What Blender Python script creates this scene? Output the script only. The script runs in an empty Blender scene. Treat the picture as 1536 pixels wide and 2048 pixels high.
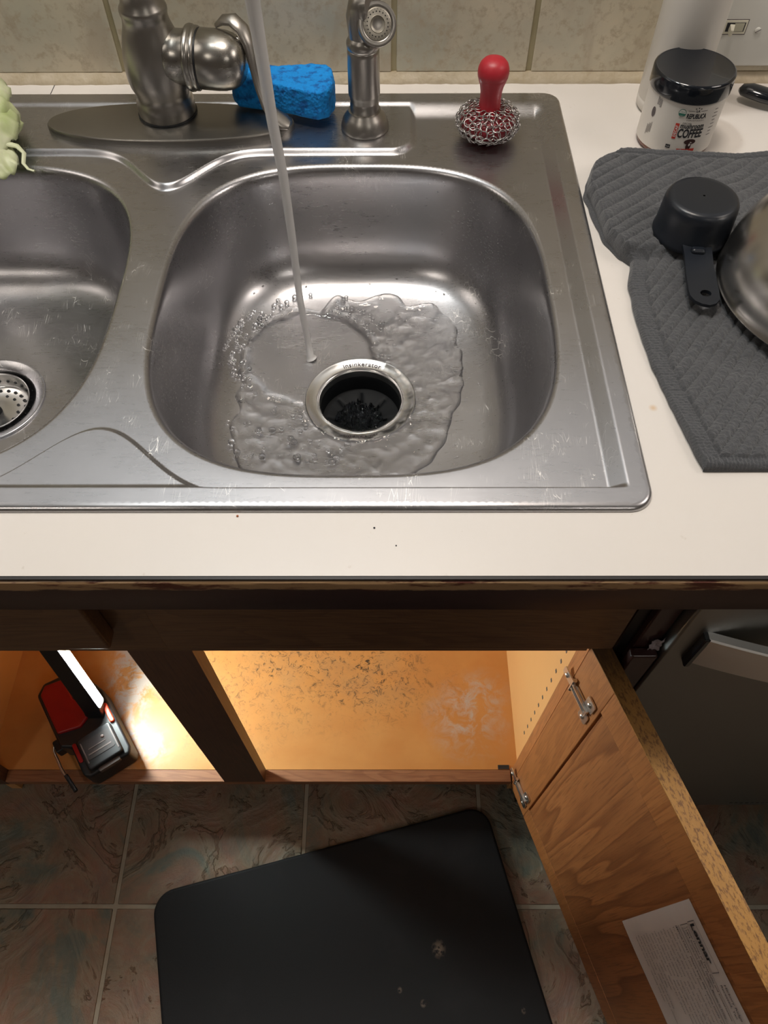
import bpy, bmesh, math, random
import numpy as np
from mathutils import Vector, Matrix, noise
from mathutils.geometry import delaunay_2d_cdt
random.seed(7)
PI = math.pi
R = math.radians
sc = bpy.context.scene
col = sc.collection

# ------------------------------------------------------------------ camera
F_PX, PITCH, YAW, ROLL, CAM_H, CAM_D = 1493.92, R(56.8527), R(-.325), R(-.3155), .4469, .2383
cam_d = bpy.data.cameras.new('camera'); cam = bpy.data.objects.new('camera', cam_d); col.objects.link(cam)
cam_d.sensor_fit = 'VERTICAL'; cam_d.sensor_height = 24; cam_d.sensor_width = 18
cam_d.lens = F_PX * 24 / 2048; cam_d.clip_start = .01
fw = Vector((math.sin(YAW) * math.cos(PITCH), math.cos(YAW) * math.cos(PITCH), -math.sin(PITCH)))
rt = Vector((math.cos(YAW), -math.sin(YAW), 0)); up = rt.cross(fw)
rt, up = rt * math.cos(ROLL) + up * math.sin(ROLL), up * math.cos(ROLL) - rt * math.sin(ROLL)
M = Matrix((rt, up, -fw)).transposed().to_4x4(); M.translation = (0, -CAM_D, .915 + CAM_H)
cam.matrix_world = M; sc.camera = cam

# ------------------------------------------------------------------ world, lights, exposure
sc.view_settings.view_transform = 'Standard'; sc.view_settings.look = 'None'
sc.view_settings.gamma = 1; sc.view_settings.exposure = 0.0
sc.view_settings.use_curve_mapping = False
w = bpy.data.worlds.new('world'); sc.world = w; w.use_nodes = True
w.node_tree.nodes['Background'].inputs[0].default_value = (.9, .95, 1, 1)
w.node_tree.nodes['Background'].inputs[1].default_value = .05
def area(name, loc, size, power, color, target=None, shape='DISK', spread=PI, size_y=None):
    d = bpy.data.lights.new(name, 'AREA'); d.shape = shape; d.size = size; d.energy = power; d.color = color
    if size_y: d.size_y = size_y
    d.spread = spread
    o = bpy.data.objects.new(name, d); col.objects.link(o); o.location = loc
    t = Vector(target) if target else Vector((loc[0], loc[1], 0))
    o.rotation_euler = (t - Vector(loc)).to_track_quat('-Z', 'Y').to_euler()
    return o
area('ceiling_or_fill_lamp', (.02, .37, 2.36), .34, 9.6, (1, .88, .77), (.03, .36, .9))
area('ceiling_or_fill_lamp', (-.36, .38, 2.36), .15, 6.0, (.97, 1, .98), (-.2, .36, .9))
area('under_cabinet_lamp', (-1.1, .45, 1.75), .45, 1.3, (1, .90, .80), (-.1, .30, .9))
area('under_cabinet_lamp', (1.15, .22, 1.85), .45, 3.4, (1, .90, .82), (.2, .45, .9))
area('ceiling_or_fill_lamp', (.9, -1.5, 2.36), .3, 4.2, (1, .92, .84))  # fill added on the room side to lift the cabinet fronts
area('ceiling_or_fill_lamp', (-1.1, -1.1, 2.36), .3, 4.6, (1, .9, .8))

# ------------------------------------------------------------------ material helpers
def nt(name):
    m = bpy.data.materials.new(name); m.use_nodes = True
    t = m.node_tree; b = t.nodes['Principled BSDF']
    return m, t, b
def N(t, kind, **kw):
    n = t.nodes.new(kind)
    for k, v in kw.items():
        if k.startswith('i_'):
            n.inputs[int(k[2:]) if k[2:].isdigit() else k[2:].replace('_', ' ')].default_value = v
        else: setattr(n, k, v)
    return n
def L(t, a, b): t.links.new(a, b)
def coords(t, scale=(1, 1, 1), rot=(0, 0, 0), world=False):
    mp = N(t, 'ShaderNodeMapping'); mp.inputs['Scale'].default_value = scale; mp.inputs['Rotation'].default_value = rot
    if world: L(t, N(t, 'ShaderNodeNewGeometry').outputs['Position'], mp.inputs[0])
    else: L(t, N(t, 'ShaderNodeTexCoord').outputs['Object'], mp.inputs[0])
    return mp.outputs[0]
def noise_n(t, vec, scale, detail=4, rough=.55, dist=0):
    n = N(t, 'ShaderNodeTexNoise'); n.inputs['Scale'].default_value = scale; n.inputs['Detail'].default_value = detail
    n.inputs['Roughness'].default_value = rough; n.inputs['Distortion'].default_value = dist
    L(t, vec, n.inputs['Vector']); return n.outputs['Fac']
def ramp(t, fac, stops):
    r = N(t, 'ShaderNodeValToRGB'); e = r.color_ramp.elements
    while len(e) < len(stops): e.new(.5)
    for el, (p, c) in zip(e, stops):
        el.position = p; el.color = (c[0], c[1], c[2], 1) if hasattr(c, '__len__') else (c, c, c, 1)
    L(t, fac, r.inputs[0]); return r.outputs[0]
def math_n(t, op, a, b=None, clamp=False):
    n = N(t, 'ShaderNodeMath', operation=op); n.use_clamp = clamp
    for i, v in enumerate((a, b)):
        if v is None: continue
        if isinstance(v, (int, float)): n.inputs[i].default_value = v
        else: L(t, v, n.inputs[i])
    return n.outputs[0]
def mix(t, fac, a, b, mode='MIX'):
    n = N(t, 'ShaderNodeMix', data_type='RGBA', blend_type=mode)
    if isinstance(fac, (int, float)): n.inputs[0].default_value = fac
    else: L(t, fac, n.inputs[0])
    for i, v in ((6, a), (7, b)):
        if hasattr(v, '__len__'): n.inputs[i].default_value = (v[0], v[1], v[2], 1)
        else: L(t, v, n.inputs[i])
    return n.outputs[2]
def bump(t, b, h, strength=.3, dist=.001):
    n = N(t, 'ShaderNodeBump'); n.inputs['Strength'].default_value = strength; n.inputs['Distance'].default_value = dist
    L(t, h, n.inputs['Height']); L(t, n.outputs[0], b.inputs['Normal'])
def simple(name, c, rough=.5, metal=0, c2=None, scale=20, stretch=(1, 1, 1), bs=0, bscale=300, bdist=.0005, coat=0, spec=.5, sheen=0):
    m, t, b = nt(name)
    b.inputs['Roughness'].default_value = rough; b.inputs['Metallic'].default_value = metal
    b.inputs['Coat Weight'].default_value = coat; b.inputs['Specular IOR Level'].default_value = spec
    b.inputs['Sheen Weight'].default_value = sheen
    v = coords(t, stretch)
    L(t, ramp(t, noise_n(t, v, scale), [(.3, c), (.7, c2 or [x * .93 for x in c])]), b.inputs['Base Color'])
    if bs: bump(t, b, noise_n(t, v, bscale, 2), bs, bdist)
    return m
def radial(t, pos, cx, cy, rx, ry):
    # 1 at the centre, 0 beyond the ellipse, in world x, y
    s = N(t, 'ShaderNodeSeparateXYZ'); L(t, pos, s.inputs[0])
    dx = math_n(t, 'DIVIDE', math_n(t, 'SUBTRACT', s.outputs[0], cx), rx)
    dy = math_n(t, 'DIVIDE', math_n(t, 'SUBTRACT', s.outputs[1], cy), ry)
    d = math_n(t, 'SQRT', math_n(t, 'ADD', math_n(t, 'MULTIPLY', dx, dx), math_n(t, 'MULTIPLY', dy, dy)))
    return math_n(t, 'SUBTRACT', 1, d, True)

# --- metals
def brushed(name, c, rough, stretch, aniso=.0, scratch=0, var=.06, bs=.12):
    m, t, b = nt(name)
    b.inputs['Metallic'].default_value = 1; b.inputs['Anisotropic'].default_value = aniso
    v = coords(t, stretch); g = noise_n(t, v, 60, 6, .7)
    big = noise_n(t, coords(t), 14, 4)
    L(t, mix(t, math_n(t, 'MULTIPLY', big, 1.0), [x * (1 - var) for x in c], [min(1, x * (1 + var)) for x in c]), b.inputs['Base Color'])
    gv = .14 if bs > .05 else .05
    rr = math_n(t, 'ADD', math_n(t, 'MULTIPLY', g, gv), rough - gv / 2)
    rr = math_n(t, 'ADD', rr, math_n(t, 'MULTIPLY', big, .08))
    L(t, rr, b.inputs['Roughness'])
    h = g; bcol = mix(t, math_n(t, 'MULTIPLY', big, 1.0), [x * (1 - var) for x in c], [min(1, x * (1 + var)) for x in c])
    if scratch:
        # short stray scratches of use, painted pale for the light they catch
        vo = N(t, 'ShaderNodeTexVoronoi', feature='DISTANCE_TO_EDGE'); vo.inputs['Scale'].default_value = 55
        mp = coords(t, (1.6, .22, 1), (0, 0, R(-35)))
        nd = N(t, 'ShaderNodeTexNoise'); nd.inputs['Scale'].default_value = 8; L(t, mp, nd.inputs['Vector'])
        mm = N(t, 'ShaderNodeVectorMath', operation='ADD'); L(t, mp, mm.inputs[0]); L(t, nd.outputs['Color'], mm.inputs[1])
        L(t, mm.outputs[0], vo.inputs['Vector'])
        line = math_n(t, 'LESS_THAN', vo.outputs['Distance'], .012)
        brk = ramp(t, noise_n(t, coords(t), 40, 3), [(.54, 0), (.62, 1)])
        area_m = ramp(t, noise_n(t, coords(t), 5, 2), [(.42, 0), (.58, 1)])
        s = math_n(t, 'MULTIPLY', math_n(t, 'MULTIPLY', line, brk), area_m)
        h = math_n(t, 'ADD', g, math_n(t, 'MULTIPLY', s, -scratch))
        L(t, mix(t, s, bcol, (.95, .93, .90)), b.inputs['Base Color'])
        L(t, math_n(t, 'ADD', rr, math_n(t, 'MULTIPLY', s, .25)), b.inputs['Roughness'])
    bump(t, b, h, bs, .0002)
    return m
STEEL = brushed('brushed_stainless', (.485, .478, .490), .25, (1, 9, 9), scratch=4.0, var=.035, bs=.055)
STEEL2 = brushed('flange_stainless', (.72, .71, .69), .20, (1, 1, 1))
NICKEL = brushed('brushed_nickel', (.37, .35, .32), .30, (3, 3, 1), bs=.02, var=.03)
NICKEL_D = brushed('dark_nickel', (.30, .285, .26), .30, (1, 10, 10), bs=.06)
NICKELX = brushed('brushed_nickel_side', (.38, .365, .335), .24, (1, 4, 4), bs=.02, var=.03)
CHROME = simple('zinc_plated', (.85, .83, .80), .28, 1)
BOWLST = brushed('bowl_stainless', (.66, .64, .61), .20, (3, 3, 1), var=.08, bs=.08)
RINGM = simple('chain_steel', (.50, .485, .47), .3, 1)
DWSTEEL = brushed('dark_stainless', (.36, .375, .37), .36, (1, 1, 20), bs=.05)
DWHAND = brushed('handle_stainless', (.90, .89, .87), .42, (.6, 20, 20), bs=.2)
# --- plastics and such
BLACK = simple('black_plastic', (.010, .011, .013), .42)
BLACKG = simple('glossy_black', (.008, .010, .014), .12, coat=.3)
RUBBER = simple('black_rubber', (.004, .005, .006), .6, spec=.2)
CUPM = simple('black_nylon', (.009, .012, .018), .33, bs=.05)
RED = simple('red_silicone', (.42, .018, .03), .42, c2=(.38, .014, .025))
REDT = simple('red_tool_plastic', (.30, .004, .006), .35)
ORANGE = simple('red_button', (.75, .06, .02), .4)
WHITEP = simple('white_plastic', (.68, .65, .60), .35, c2=(.66, .63, .58))
PLATE = simple('white_plate', (.66, .66, .62), .4)
IVORY = simple('ivory_toggle', (.72, .70, .58), .4)
DARKP = simple('dark_print', (.02, .02, .025), .6)
GREYP = simple('grey_print', (.12, .10, .10), .7)
REDP = simple('red_print', (.62, .05, .03), .6)
GREENP = simple('green_print', (.04, .18, .13), .6)
BROWNP = simple('brown_print', (.05, .018, .016), .6)
WHITEPR = simple('white_print', (.75, .72, .68), .6)
LABELM = simple('label_paper', (.72, .68, .62), .45, c2=(.69, .65, .60))
AMBER = simple('brown_jar', (.16, .05, .025), .2)
PAPER = simple('white_paper', (.66, .58, .54), .7, bs=.1, bscale=40, bdist=.001)
CAULK = simple('beige_caulk', (.50, .43, .32), .6, c2=(.40, .33, .22), scale=60, bs=.6, bscale=120, bdist=.002)
GROUT = simple('wall_grout', (.40, .35, .22), .8, c2=(.33, .29, .17), scale=25)
FGROUT = simple('floor_grout', (.42, .37, .29), .85, c2=(.35, .30, .23), scale=40, bs=.3)
WALLP = simple('wall_paint', (.26, .23, .20), .8)
CEILM = simple('ceiling_paint', (.55, .56, .57), .9)
UPPER_REFL = simple('cool_reflector', (.74, .79, .84), .8)  # cool pale tone picked for the steel deck to reflect
DARKCAB = simple('dark_gap', (.012, .010, .010), .5)
FILLER = simple('dark_brown_trim', (.035, .014, .013), .25)
MATM = None
# sponge
m, t, b = nt('blue_cellulose'); SPONGE = m
v = coords(t)
hole = N(t, 'ShaderNodeTexVoronoi'); hole.inputs['Scale'].default_value = 260; L(t, v, hole.inputs['Vector'])
n1 = noise_n(t, v, 120, 4, .6)
L(t, mix(t, ramp(t, n1, [(.36, .0), (.5, 1)]), (.0, .11, .40), (.0, .255, .72)), b.inputs['Base Color'])
b.inputs['Roughness'].default_value = .85
bump(t, b, math_n(t, 'ADD', n1, math_n(t, 'MULTIPLY', hole.outputs['Distance'], .8)), .9, .0016)
# wall tile: mottled beige ceramic
m, t, b = nt('beige_wall_tile'); WTILE = m
v = coords(t, world=True); big = noise_n(t, v, 9, 5, .6, .4); fine = noise_n(t, v, 120, 6, .65)
c = mix(t, ramp(t, big, [(.35, 0), (.65, 1)]), (.60, .53, .40), (.47, .455, .365))
c = mix(t, ramp(t, fine, [(.50, 0), (.66, 1)]), c, (.45, .385, .28))
c = mix(t, ramp(t, noise_n(t, coords(t, (1, 1, .35), world=True), 22, 3, .5, 1), [(.56, 0), (.68, .55)]), c, (.42, .35, .26))
L(t, c, b.inputs['Base Color']); b.inputs['Roughness'].default_value = .38
bump(t, b, math_n(t, 'ADD', big, math_n(t, 'MULTIPLY', fine, .25)), .35, .002)
# white laminate worktop
m, t, b = nt('white_laminate'); LAM = m
v = coords(t, world=True)
c = mix(t, ramp(t, noise_n(t, v, 4, 4), [(.35, 0), (.7, 1)]), (.72, .675, .625), (.69, .655, .62))
st = ramp(t, noise_n(t, v, 70, 5, .7), [(.66, 0), (.72, .4)])
c = mix(t, st, c, (.50, .44, .36))
c = mix(t, math_n(t, 'MULTIPLY', radial(t, N(t, 'ShaderNodeNewGeometry').outputs['Position'], .2095, .151, .004, .004), 1.2, True), c, (.62, .47, .33))
L(t, c, b.inputs['Base Color']); b.inputs['Roughness'].default_value = .33
bump(t, b, noise_n(t, v, 500, 2), .06, .0003)
# oak: stretched growth rings
def oak(name, c1, c2, c3, axis, rough=.4, wscale=9, spec=.5, dist=3.0, st=.12):
    m, t, b = nt(name)
    s = [1, 1, 1]; s[axis] = st
    v = coords(t, s)
    a = noise_n(t, v, wscale, 3, .5, dist)
    wv = math_n(t, 'FRACT', math_n(t, 'MULTIPLY', a, 11))
    s2 = [1, 1, 1]; s2[axis] = .03
    pore = noise_n(t, coords(t, s2), 520, 4, .6)
    c = mix(t, ramp(t, wv, [(0, 0), (.55, .35), (.9, 1), (1, 0)]), c1, c2)
    c = mix(t, ramp(t, pore, [(.5, 0), (.66, .75)]), c, c3)
    c = mix(t, ramp(t, noise_n(t, coords(t), 5, 3), [(.35, 0), (.7, .35)]), c, c2)
    L(t, c, b.inputs['Base Color']); b.inputs['Roughness'].default_value = rough; b.inputs['Specular IOR Level'].default_value = spec
    bump(t, b, pore, .25, .0005)
    return m
OAK_IN = oak('oak_door_inside', (.43, .165, .050), (.33, .118, .034), (.20, .064, .020), 2, .40, 7)
OAK_PAN = oak('oak_panel', (.42, .162, .052), (.225, .078, .025), (.18, .060, .020), 2, .40, 13, dist=.35, st=.07)
OAK_DK = oak('oak_front', (.150, .078, .036), (.105, .050, .024), (.050, .022, .012), 0, .42, 9)
OAK_DKV = oak('oak_frame', (.105, .045, .024), (.075, .032, .018), (.040, .016, .011), 2, .42, 9)
OAK_RAIL = oak('oak_rail', (.36, .16, .075), (.26, .11, .05), (.17, .06, .03), 0, .5, 9)
m, t, b = nt('worn_oak_edge'); OAK_EDGE = m
sx_ = N(t, 'ShaderNodeSeparateXYZ'); L(t, N(t, 'ShaderNodeTexCoord').outputs['Object'], sx_.inputs[0])
v = coords(t, (.30, 1, 1))
c = mix(t, noise_n(t, v, 40, 4), (.52, .27, .065), (.36, .17, .045))
c = mix(t, ramp(t, noise_n(t, coords(t, (.40, 1, 1)), 420, 5, .7), [(.50, 0), (.60, .75)]), c, (.13, .05, .02))
fin = ramp(t, math_n(t, 'ADD', sx_.outputs[0], math_n(t, 'MULTIPLY', noise_n(t, v, 70, 5, .7), .10)), [(.05, 1), (.125, 0)])
L(t, mix(t, fin, c, (.070, .038, .018)), b.inputs['Base Color']); b.inputs['Roughness'].default_value = .35
bump(t, b, noise_n(t, coords(t, (.4, 1, 1)), 200, 4), .3, .0008)
# dark worktop edge, worn to bare wood along its top arris
m, t, b = nt('worn_dark_edge'); EDGE = m
pz = N(t, 'ShaderNodeSeparateXYZ'); L(t, N(t, 'ShaderNodeNewGeometry').outputs['Position'], pz.inputs[0])
nw = noise_n(t, coords(t, (.35, 1, 1.6), world=True), 60, 5, .7)
zz = math_n(t, 'ADD', pz.outputs[2], math_n(t, 'MULTIPLY', math_n(t, 'SUBTRACT', nw, .5), .012))
band = ramp(t, math_n(t, 'MULTIPLY', math_n(t, 'SUBTRACT', zz, .895), 50, True), [(.34, 0), (.44, 1)])
pat = ramp(t, noise_n(t, coords(t, (.3, 1, 2), world=True), 55, 5, .75), [(.40, 0), (.48, 1)])
dk = mix(t, nw, (.050, .024, .022), (.030, .014, .014))
wn = mix(t, pat, (.10, .025, .014), (.36, .22, .11))
L(t, mix(t, band, dk, wn), b.inputs['Base Color']); b.inputs['Roughness'].default_value = .4
# cabinet floor: orange laminate with mould and white powder
m, t, b = nt('stained_cabinet_floor'); CFLOOR = m
P = N(t, 'ShaderNodeNewGeometry').outputs['Position']
v = coords(t, (.35, 1, 1), world=True); v1 = coords(t, world=True)
base = mix(t, noise_n(t, v, 30, 4), (.66, .31, .095), (.57, .24, .065))
base = mix(t, ramp(t, noise_n(t, v1, 12, 4), [(.45, 0), (.7, .5)]), base, (.72, .37, .12))
vein = noise_n(t, v1, 80, 10, .86, 1.0)
mold = ramp(t, vein, [(.525, 0), (.60, 1)])
ma = None
for cx, cy, rx, ry, k in ((-.175, .250, .10, .055, 1.5), (-.03, .245, .12, .085, 1.3), (.05, .20, .12, .07, .45), (-.10, .19, .20, .08, .5), (-.36, .235, .14, .10, .75), (-.27, .16, .15, .12, .45)):
    r_ = math_n(t, 'MULTIPLY', radial(t, P, cx, cy, rx, ry), k)
    ma = r_ if ma is None else math_n(t, 'ADD', ma, r_)
mo = math_n(t, 'MULTIPLY', mold, math_n(t, 'MULTIPLY', ma, 1.15), True)
c = mix(t, mo, base, (.045, .032, .022))
gr = math_n(t, 'MULTIPLY', math_n(t, 'MULTIPLY', ma, .30), ramp(t, noise_n(t, v1, 25, 5), [(.4, 0), (.65, 1)]), True)
c = mix(t, gr, c, (.38, .22, .11))
wa = None
for cx, cy, rx, ry, k in ((.135, .155, .08, .08, 1.6), (.16, .20, .06, .05, 1.0), (-.445, .20, .055, .16, 2.3), (-.40, .27, .09, .10, 1.6), (-.39, .10, .05, .05, 1.2), (-.34, .062, .09, .012, 1.6)):
    r_ = math_n(t, 'MULTIPLY', radial(t, P, cx, cy, rx, ry), k)
    wa = r_ if wa is None else math_n(t, 'ADD', wa, r_)
pw = math_n(t, 'MULTIPLY', wa, ramp(t, noise_n(t, v1, 34, 8, .72, .6), [(.44, 0), (.66, 1)]), True)
c = mix(t, pw, c, (.56, .47, .41))
L(t, c, b.inputs['Base Color']); b.inputs['Roughness'].default_value = .38
bump(t, b, vein, .15, .001)
CWALL = simple('cabinet_laminate', (.74, .40, .15), .45, c2=(.70, .36, .13), scale=6)
# slate-look floor tile; Object Info random shifts the hue from tile to tile
m, t, b = nt('slate_floor_tile'); FT = m
oi = N(t, 'ShaderNodeObjectInfo')
off = N(t, 'ShaderNodeCombineXYZ'); L(t, math_n(t, 'MULTIPLY', oi.outputs['Random'], 40), off.inputs[0]); L(t, math_n(t, 'MULTIPLY', oi.outputs['Random'], 17), off.inputs[2])
va = N(t, 'ShaderNodeVectorMath', operation='ADD'); L(t, N(t, 'ShaderNodeTexCoord').outputs['Object'], va.inputs[0]); L(t, off.outputs[0], va.inputs[1])
vv = va.outputs[0]
n1 = noise_n(t, vv, 5.5, 5, .6, 1.4); n2 = noise_n(t, vv, 9, 6, .62, 2.2); n3 = noise_n(t, vv, 26, 8, .7, .4)
c = ramp(t, n1, [(.28, (.075, .105, .095)), (.40, (.15, .155, .12)), (.48, (.24, .165, .105)), (.60, (.29, .155, .10)), (.75, (.22, .175, .145))])
c = mix(t, ramp(t, n2, [(.46, 0), (.53, .40), (.60, 0)]), c, (.30, .26, .18))
c = mix(t, ramp(t, n2, [(.575, 0), (.585, .35), (.60, 0)]), c, (.07, .06, .05))
c = mix(t, ramp(t, n3, [(.44, .0), (.70, .40)]), c, (.10, .09, .08))
L(t, c, b.inputs['Base Color']); b.inputs['Roughness'].default_value = .38
bump(t, b, math_n(t, 'ADD', math_n(t, 'ADD', n2, math_n(t, 'MULTIPLY', n3, .35)), math_n(t, 'MULTIPLY', ramp(t, n2, [(.56, 0), (.60, .3)]), 1)), .9, .006)
# black floor mat with dusty scuffs
m, t, b = nt('black_foam_mat'); MATM = m
v = coords(t, world=True)
sc1 = ramp(t, noise_n(t, v, 11, 6, .6), [(.55, 0), (.75, .35)])
c = mix(t, sc1, (.012, .012, .013), (.024, .023, .024))
P = N(t, 'ShaderNodeNewGeometry').outputs['Position']
for cx, cy, rr in ((.081, -.172, .012), (.055, -.243, .005), (.205, -.252, .004), (.02, -.226, .004)):
    c = mix(t, math_n(t, 'MULTIPLY', radial(t, P, cx, cy, rr, rr * 1.2), ramp(t, noise_n(t, v, 160, 4), [(.42, 0), (.55, 1)])), c, (.22, .17, .13))
L(t, c, b.inputs['Base Color']); b.inputs['Roughness'].default_value = .62; b.inputs['Specular IOR Level'].default_value = .22
bump(t, b, noise_n(t, v, 400, 3), .25, .0006)
# towel
m, t, b = nt('grey_terry'); TOWEL = m
v = coords(t, world=True); n1 = noise_n(t, v, 700, 3, .7); n2 = noise_n(t, v, 25, 4)
L(t, mix(t, n1, (.030, .032, .036), mix(t, n2, (.105, .109, .117), (.080, .084, .092))), b.inputs['Base Color'])
b.inputs['Roughness'].default_value = .95; b.inputs['Sheen Weight'].default_value = .3
bump(t, b, n1, .9, .0012)
# lettuce
m, t, b = nt('lettuce_leaf'); LEAF = m
v = coords(t)
L(t, mix(t, ramp(t, noise_n(t, v, 22, 4), [(.35, 0), (.65, 1)]), (.34, .42, .15), (.60, .62, .42)), b.inputs['Base Color'])
b.inputs['Roughness'].default_value = .45; b.inputs['Subsurface Weight'].default_value = .15; b.inputs['Subsurface Radius'].default_value = (.004, .006, .002)
bump(t, b, noise_n(t, v, 90, 4), .4, .001)
# water
def water(name, rough=0.0, tint=(1, 1, 1), transp=1.0):
    m, t, b = nt(name)
    b.inputs['Base Color'].default_value = (*tint, 1); b.inputs['Transmission Weight'].default_value = transp
    b.inputs['IOR'].default_value = 1.333; b.inputs['Roughness'].default_value = rough
    return m
WATER = water('clear_water')
STREAM = water('running_water', .4, (.86, .85, .84), .30)
BUBBLE = water('bubble_film'); BUBBLE.node_tree.nodes['Principled BSDF'].inputs['IOR'].default_value = 1.5
DWATER = water('churning_water', .02, (.9, .95, 1), 1)
# LED
m, t, b = nt('led_strip'); LED = m
b.inputs['Base Color'].default_value = (.9, .9, .9, 1)
b.inputs['Emission Color'].default_value = (.90, 1, .97, 1); b.inputs['Emission Strength'].default_value = 255

# ------------------------------------------------------------------ mesh helpers
class MB:
    def __init__(s): s.v = []; s.f = []
    def add(s, vs, fs):
        o = len(s.v); s.v += [tuple(p) for p in vs]; s.f += [tuple(i + o for i in f) for f in fs]; return s
    def box(s, x0, x1, y0, y1, z0, z1, mat=None):
        vs = [Vector((x, y, z)) for z in (z0, z1) for y in (y0, y1) for x in (x0, x1)]
        if mat: vs = [mat @ p for p in vs]
        return s.add(vs, [(0, 2, 3, 1), (4, 5, 7, 6), (0, 1, 5, 4), (2, 6, 7, 3), (0, 4, 6, 2), (1, 3, 7, 5)])
    def lathe(s, prof, c=(0, 0, 0), n=48, mat=None, cap=True):
        vs = []
        for r, z in prof:
            for k in range(n):
                a = 2 * PI * k / n; p = Vector((r * math.cos(a), r * math.sin(a), z))
                vs.append((mat @ p) if mat else p + Vector(c))
        fs = []
        for i in range(len(prof) - 1):
            for k in range(n):
                a, b_ = i * n + k, i * n + (k + 1) % n
                fs.append((a, b_, b_ + n, a + n))
        if cap:
            fs.append(tuple(range(n))[::-1]); fs.append(tuple((len(prof) - 1) * n + k for k in range(n)))
        return s.add(vs, fs)
    def tube(s, pts, rad, n=16, flat=None, ref=Vector((0, 0, 1)), cap=True):
        pts = [Vector(p) for p in pts]
        if not hasattr(rad, '__len__'): rad = [rad] * len(pts)
        if flat is None: flat = [1] * len(pts)
        elif not hasattr(flat, '__len__'): flat = [flat] * len(pts)
        vs = []; u = None
        for i, p in enumerate(pts):
            d = (pts[min(i + 1, len(pts) - 1)] - pts[max(i - 1, 0)]).normalized()
            if u is None:
                u = d.cross(ref)
                if u.length < 1e-3: u = d.cross(Vector((1, 0, 0)))
            else: u = u - d * u.dot(d)
            u.normalize(); w_ = d.cross(u)
            for k in range(n):
                a = 2 * PI * k / n
                vs.append(p + u * math.cos(a) * rad[i] + w_ * math.sin(a) * rad[i] * flat[i])
        fs = []
        for i in range(len(pts) - 1):
            for k in range(n):
                a, b_ = i * n + k, i * n + (k + 1) % n
                fs.append((a, b_, b_ + n, a + n))
        if cap: fs.append(tuple(range(n))[::-1]); fs.append(tuple((len(pts) - 1) * n + k for k in range(n)))
        return s.add(vs, fs)
    def prism(s, poly, z0, z1, mat=None):
        n = len(poly)
        vs = [Vector((x, y, z)) for z in (z0, z1) for x, y in poly]
        if mat: vs = [mat @ p for p in vs]
        return s.add(vs, [tuple(range(n))[::-1], tuple(range(n, 2 * n))] + [(k, (k + 1) % n, n + (k + 1) % n, n + k) for k in range(n)])
    def sphere(s, c, r, n=10, m=6, sz=1, hemi=False):
        vs = []; fs = []
        t0 = 0 if hemi else -PI / 2
        for i in range(m + 1):
            a = t0 + (PI / 2 - t0) * i / m
            for k in range(n):
                b_ = 2 * PI * k / n
                vs.append((c[0] + r * math.cos(a) * math.cos(b_), c[1] + r * math.cos(a) * math.sin(b_), c[2] + r * sz * math.sin(a)))
        for i in range(m):
            for k in range(n):
                a, b_ = i * n + k, i * n + (k + 1) % n
                fs.append((a, b_, b_ + n, a + n))
        return s.add(vs, fs)
    def build(s, name, mat, parent=None, smooth=40, bevel=0, segs=2, local=False, sub=0):
        me = bpy.data.meshes.new(name)
        off = Vector((0, 0, 0))
        if parent is not None and not local: off = world_loc(parent)
        me.from_pydata([tuple(Vector(p) - off) for p in s.v], [], s.f)
        me.validate(); me.update()
        bm = bmesh.new(); bm.from_mesh(me); bmesh.ops.remove_doubles(bm, verts=bm.verts, dist=1e-6)
        bmesh.ops.recalc_face_normals(bm, faces=bm.faces); bm.to_mesh(me); bm.free()
        if smooth:
            for p in me.polygons: p.use_smooth = True
            me.set_sharp_from_angle(angle=R(smooth))
        me.materials.append(mat)
        o = bpy.data.objects.new(name, me); col.objects.link(o)
        if parent is not None: o.parent = parent
        if bevel:
            md = o.modifiers.new('bevel', 'BEVEL'); md.width = bevel; md.segments = segs; md.limit_method = 'ANGLE'; md.angle_limit = R(40)
            md.harden_normals = True
        if sub:
            md = o.modifiers.new('sub', 'SUBSURF'); md.levels = sub; md.render_levels = sub
        return o
def world_loc(o):
    l = Vector(o.location); p = o.parent
    while p: l = Vector(p.location) + l; p = p.parent
    return l
def thing(name, label, cat, loc, group=None, kind=None):
    o = bpy.data.objects.new(name, None); col.objects.link(o); o.location = loc; o.empty_display_size = .02
    tag(o, label, cat, group, kind); return o
def tag(o, label=None, cat=None, group=None, kind=None):
    if label: o['label'] = label
    if cat: o['category'] = cat
    if group: o['group'] = group
    if kind: o['kind'] = kind
    return o
def rrect(x0, x1, y0, y1, r, n=6):
    p = []
    for cx, cy, a0 in ((x1 - r, y0 + r, -90), (x1 - r, y1 - r, 0), (x0 + r, y1 - r, 90), (x0 + r, y0 + r, 180)):
        for k in range(n + 1):
            a = R(a0 + 90 * k / n); p.append((cx + r * math.cos(a), cy + r * math.sin(a)))
    return p
def text_geo(s, size, sx=1, shear=0, bold=0, align='LEFT', spacing=1):
    cu = bpy.data.curves.new('t', 'FONT'); cu.body = s; cu.size = size; cu.align_x = align; cu.shear = shear
    cu.offset = bold; cu.space_character = spacing; cu.resolution_u = 3
    ob = bpy.data.objects.new('t', cu); col.objects.link(ob)
    dg = bpy.context.evaluated_depsgraph_get(); ev = ob.evaluated_get(dg); me = ev.to_mesh()
    vs = [(v.co.x * sx, v.co.y) for v in me.vertices]; fs = [tuple(p.vertices) for p in me.polygons]
    ev.to_mesh_clear(); bpy.data.objects.remove(ob); bpy.data.curves.remove(cu)
    return vs, fs
def frame(o, x, y, z):   # matrix from origin and axes
    m_ = Matrix((Vector(x).normalized(), Vector(y).normalized(), Vector(z).normalized())).transposed().to_4x4(); m_.translation = Vector(o); return m_

# ================================================================== SETTING
ZC = .915; YW = .645
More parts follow.
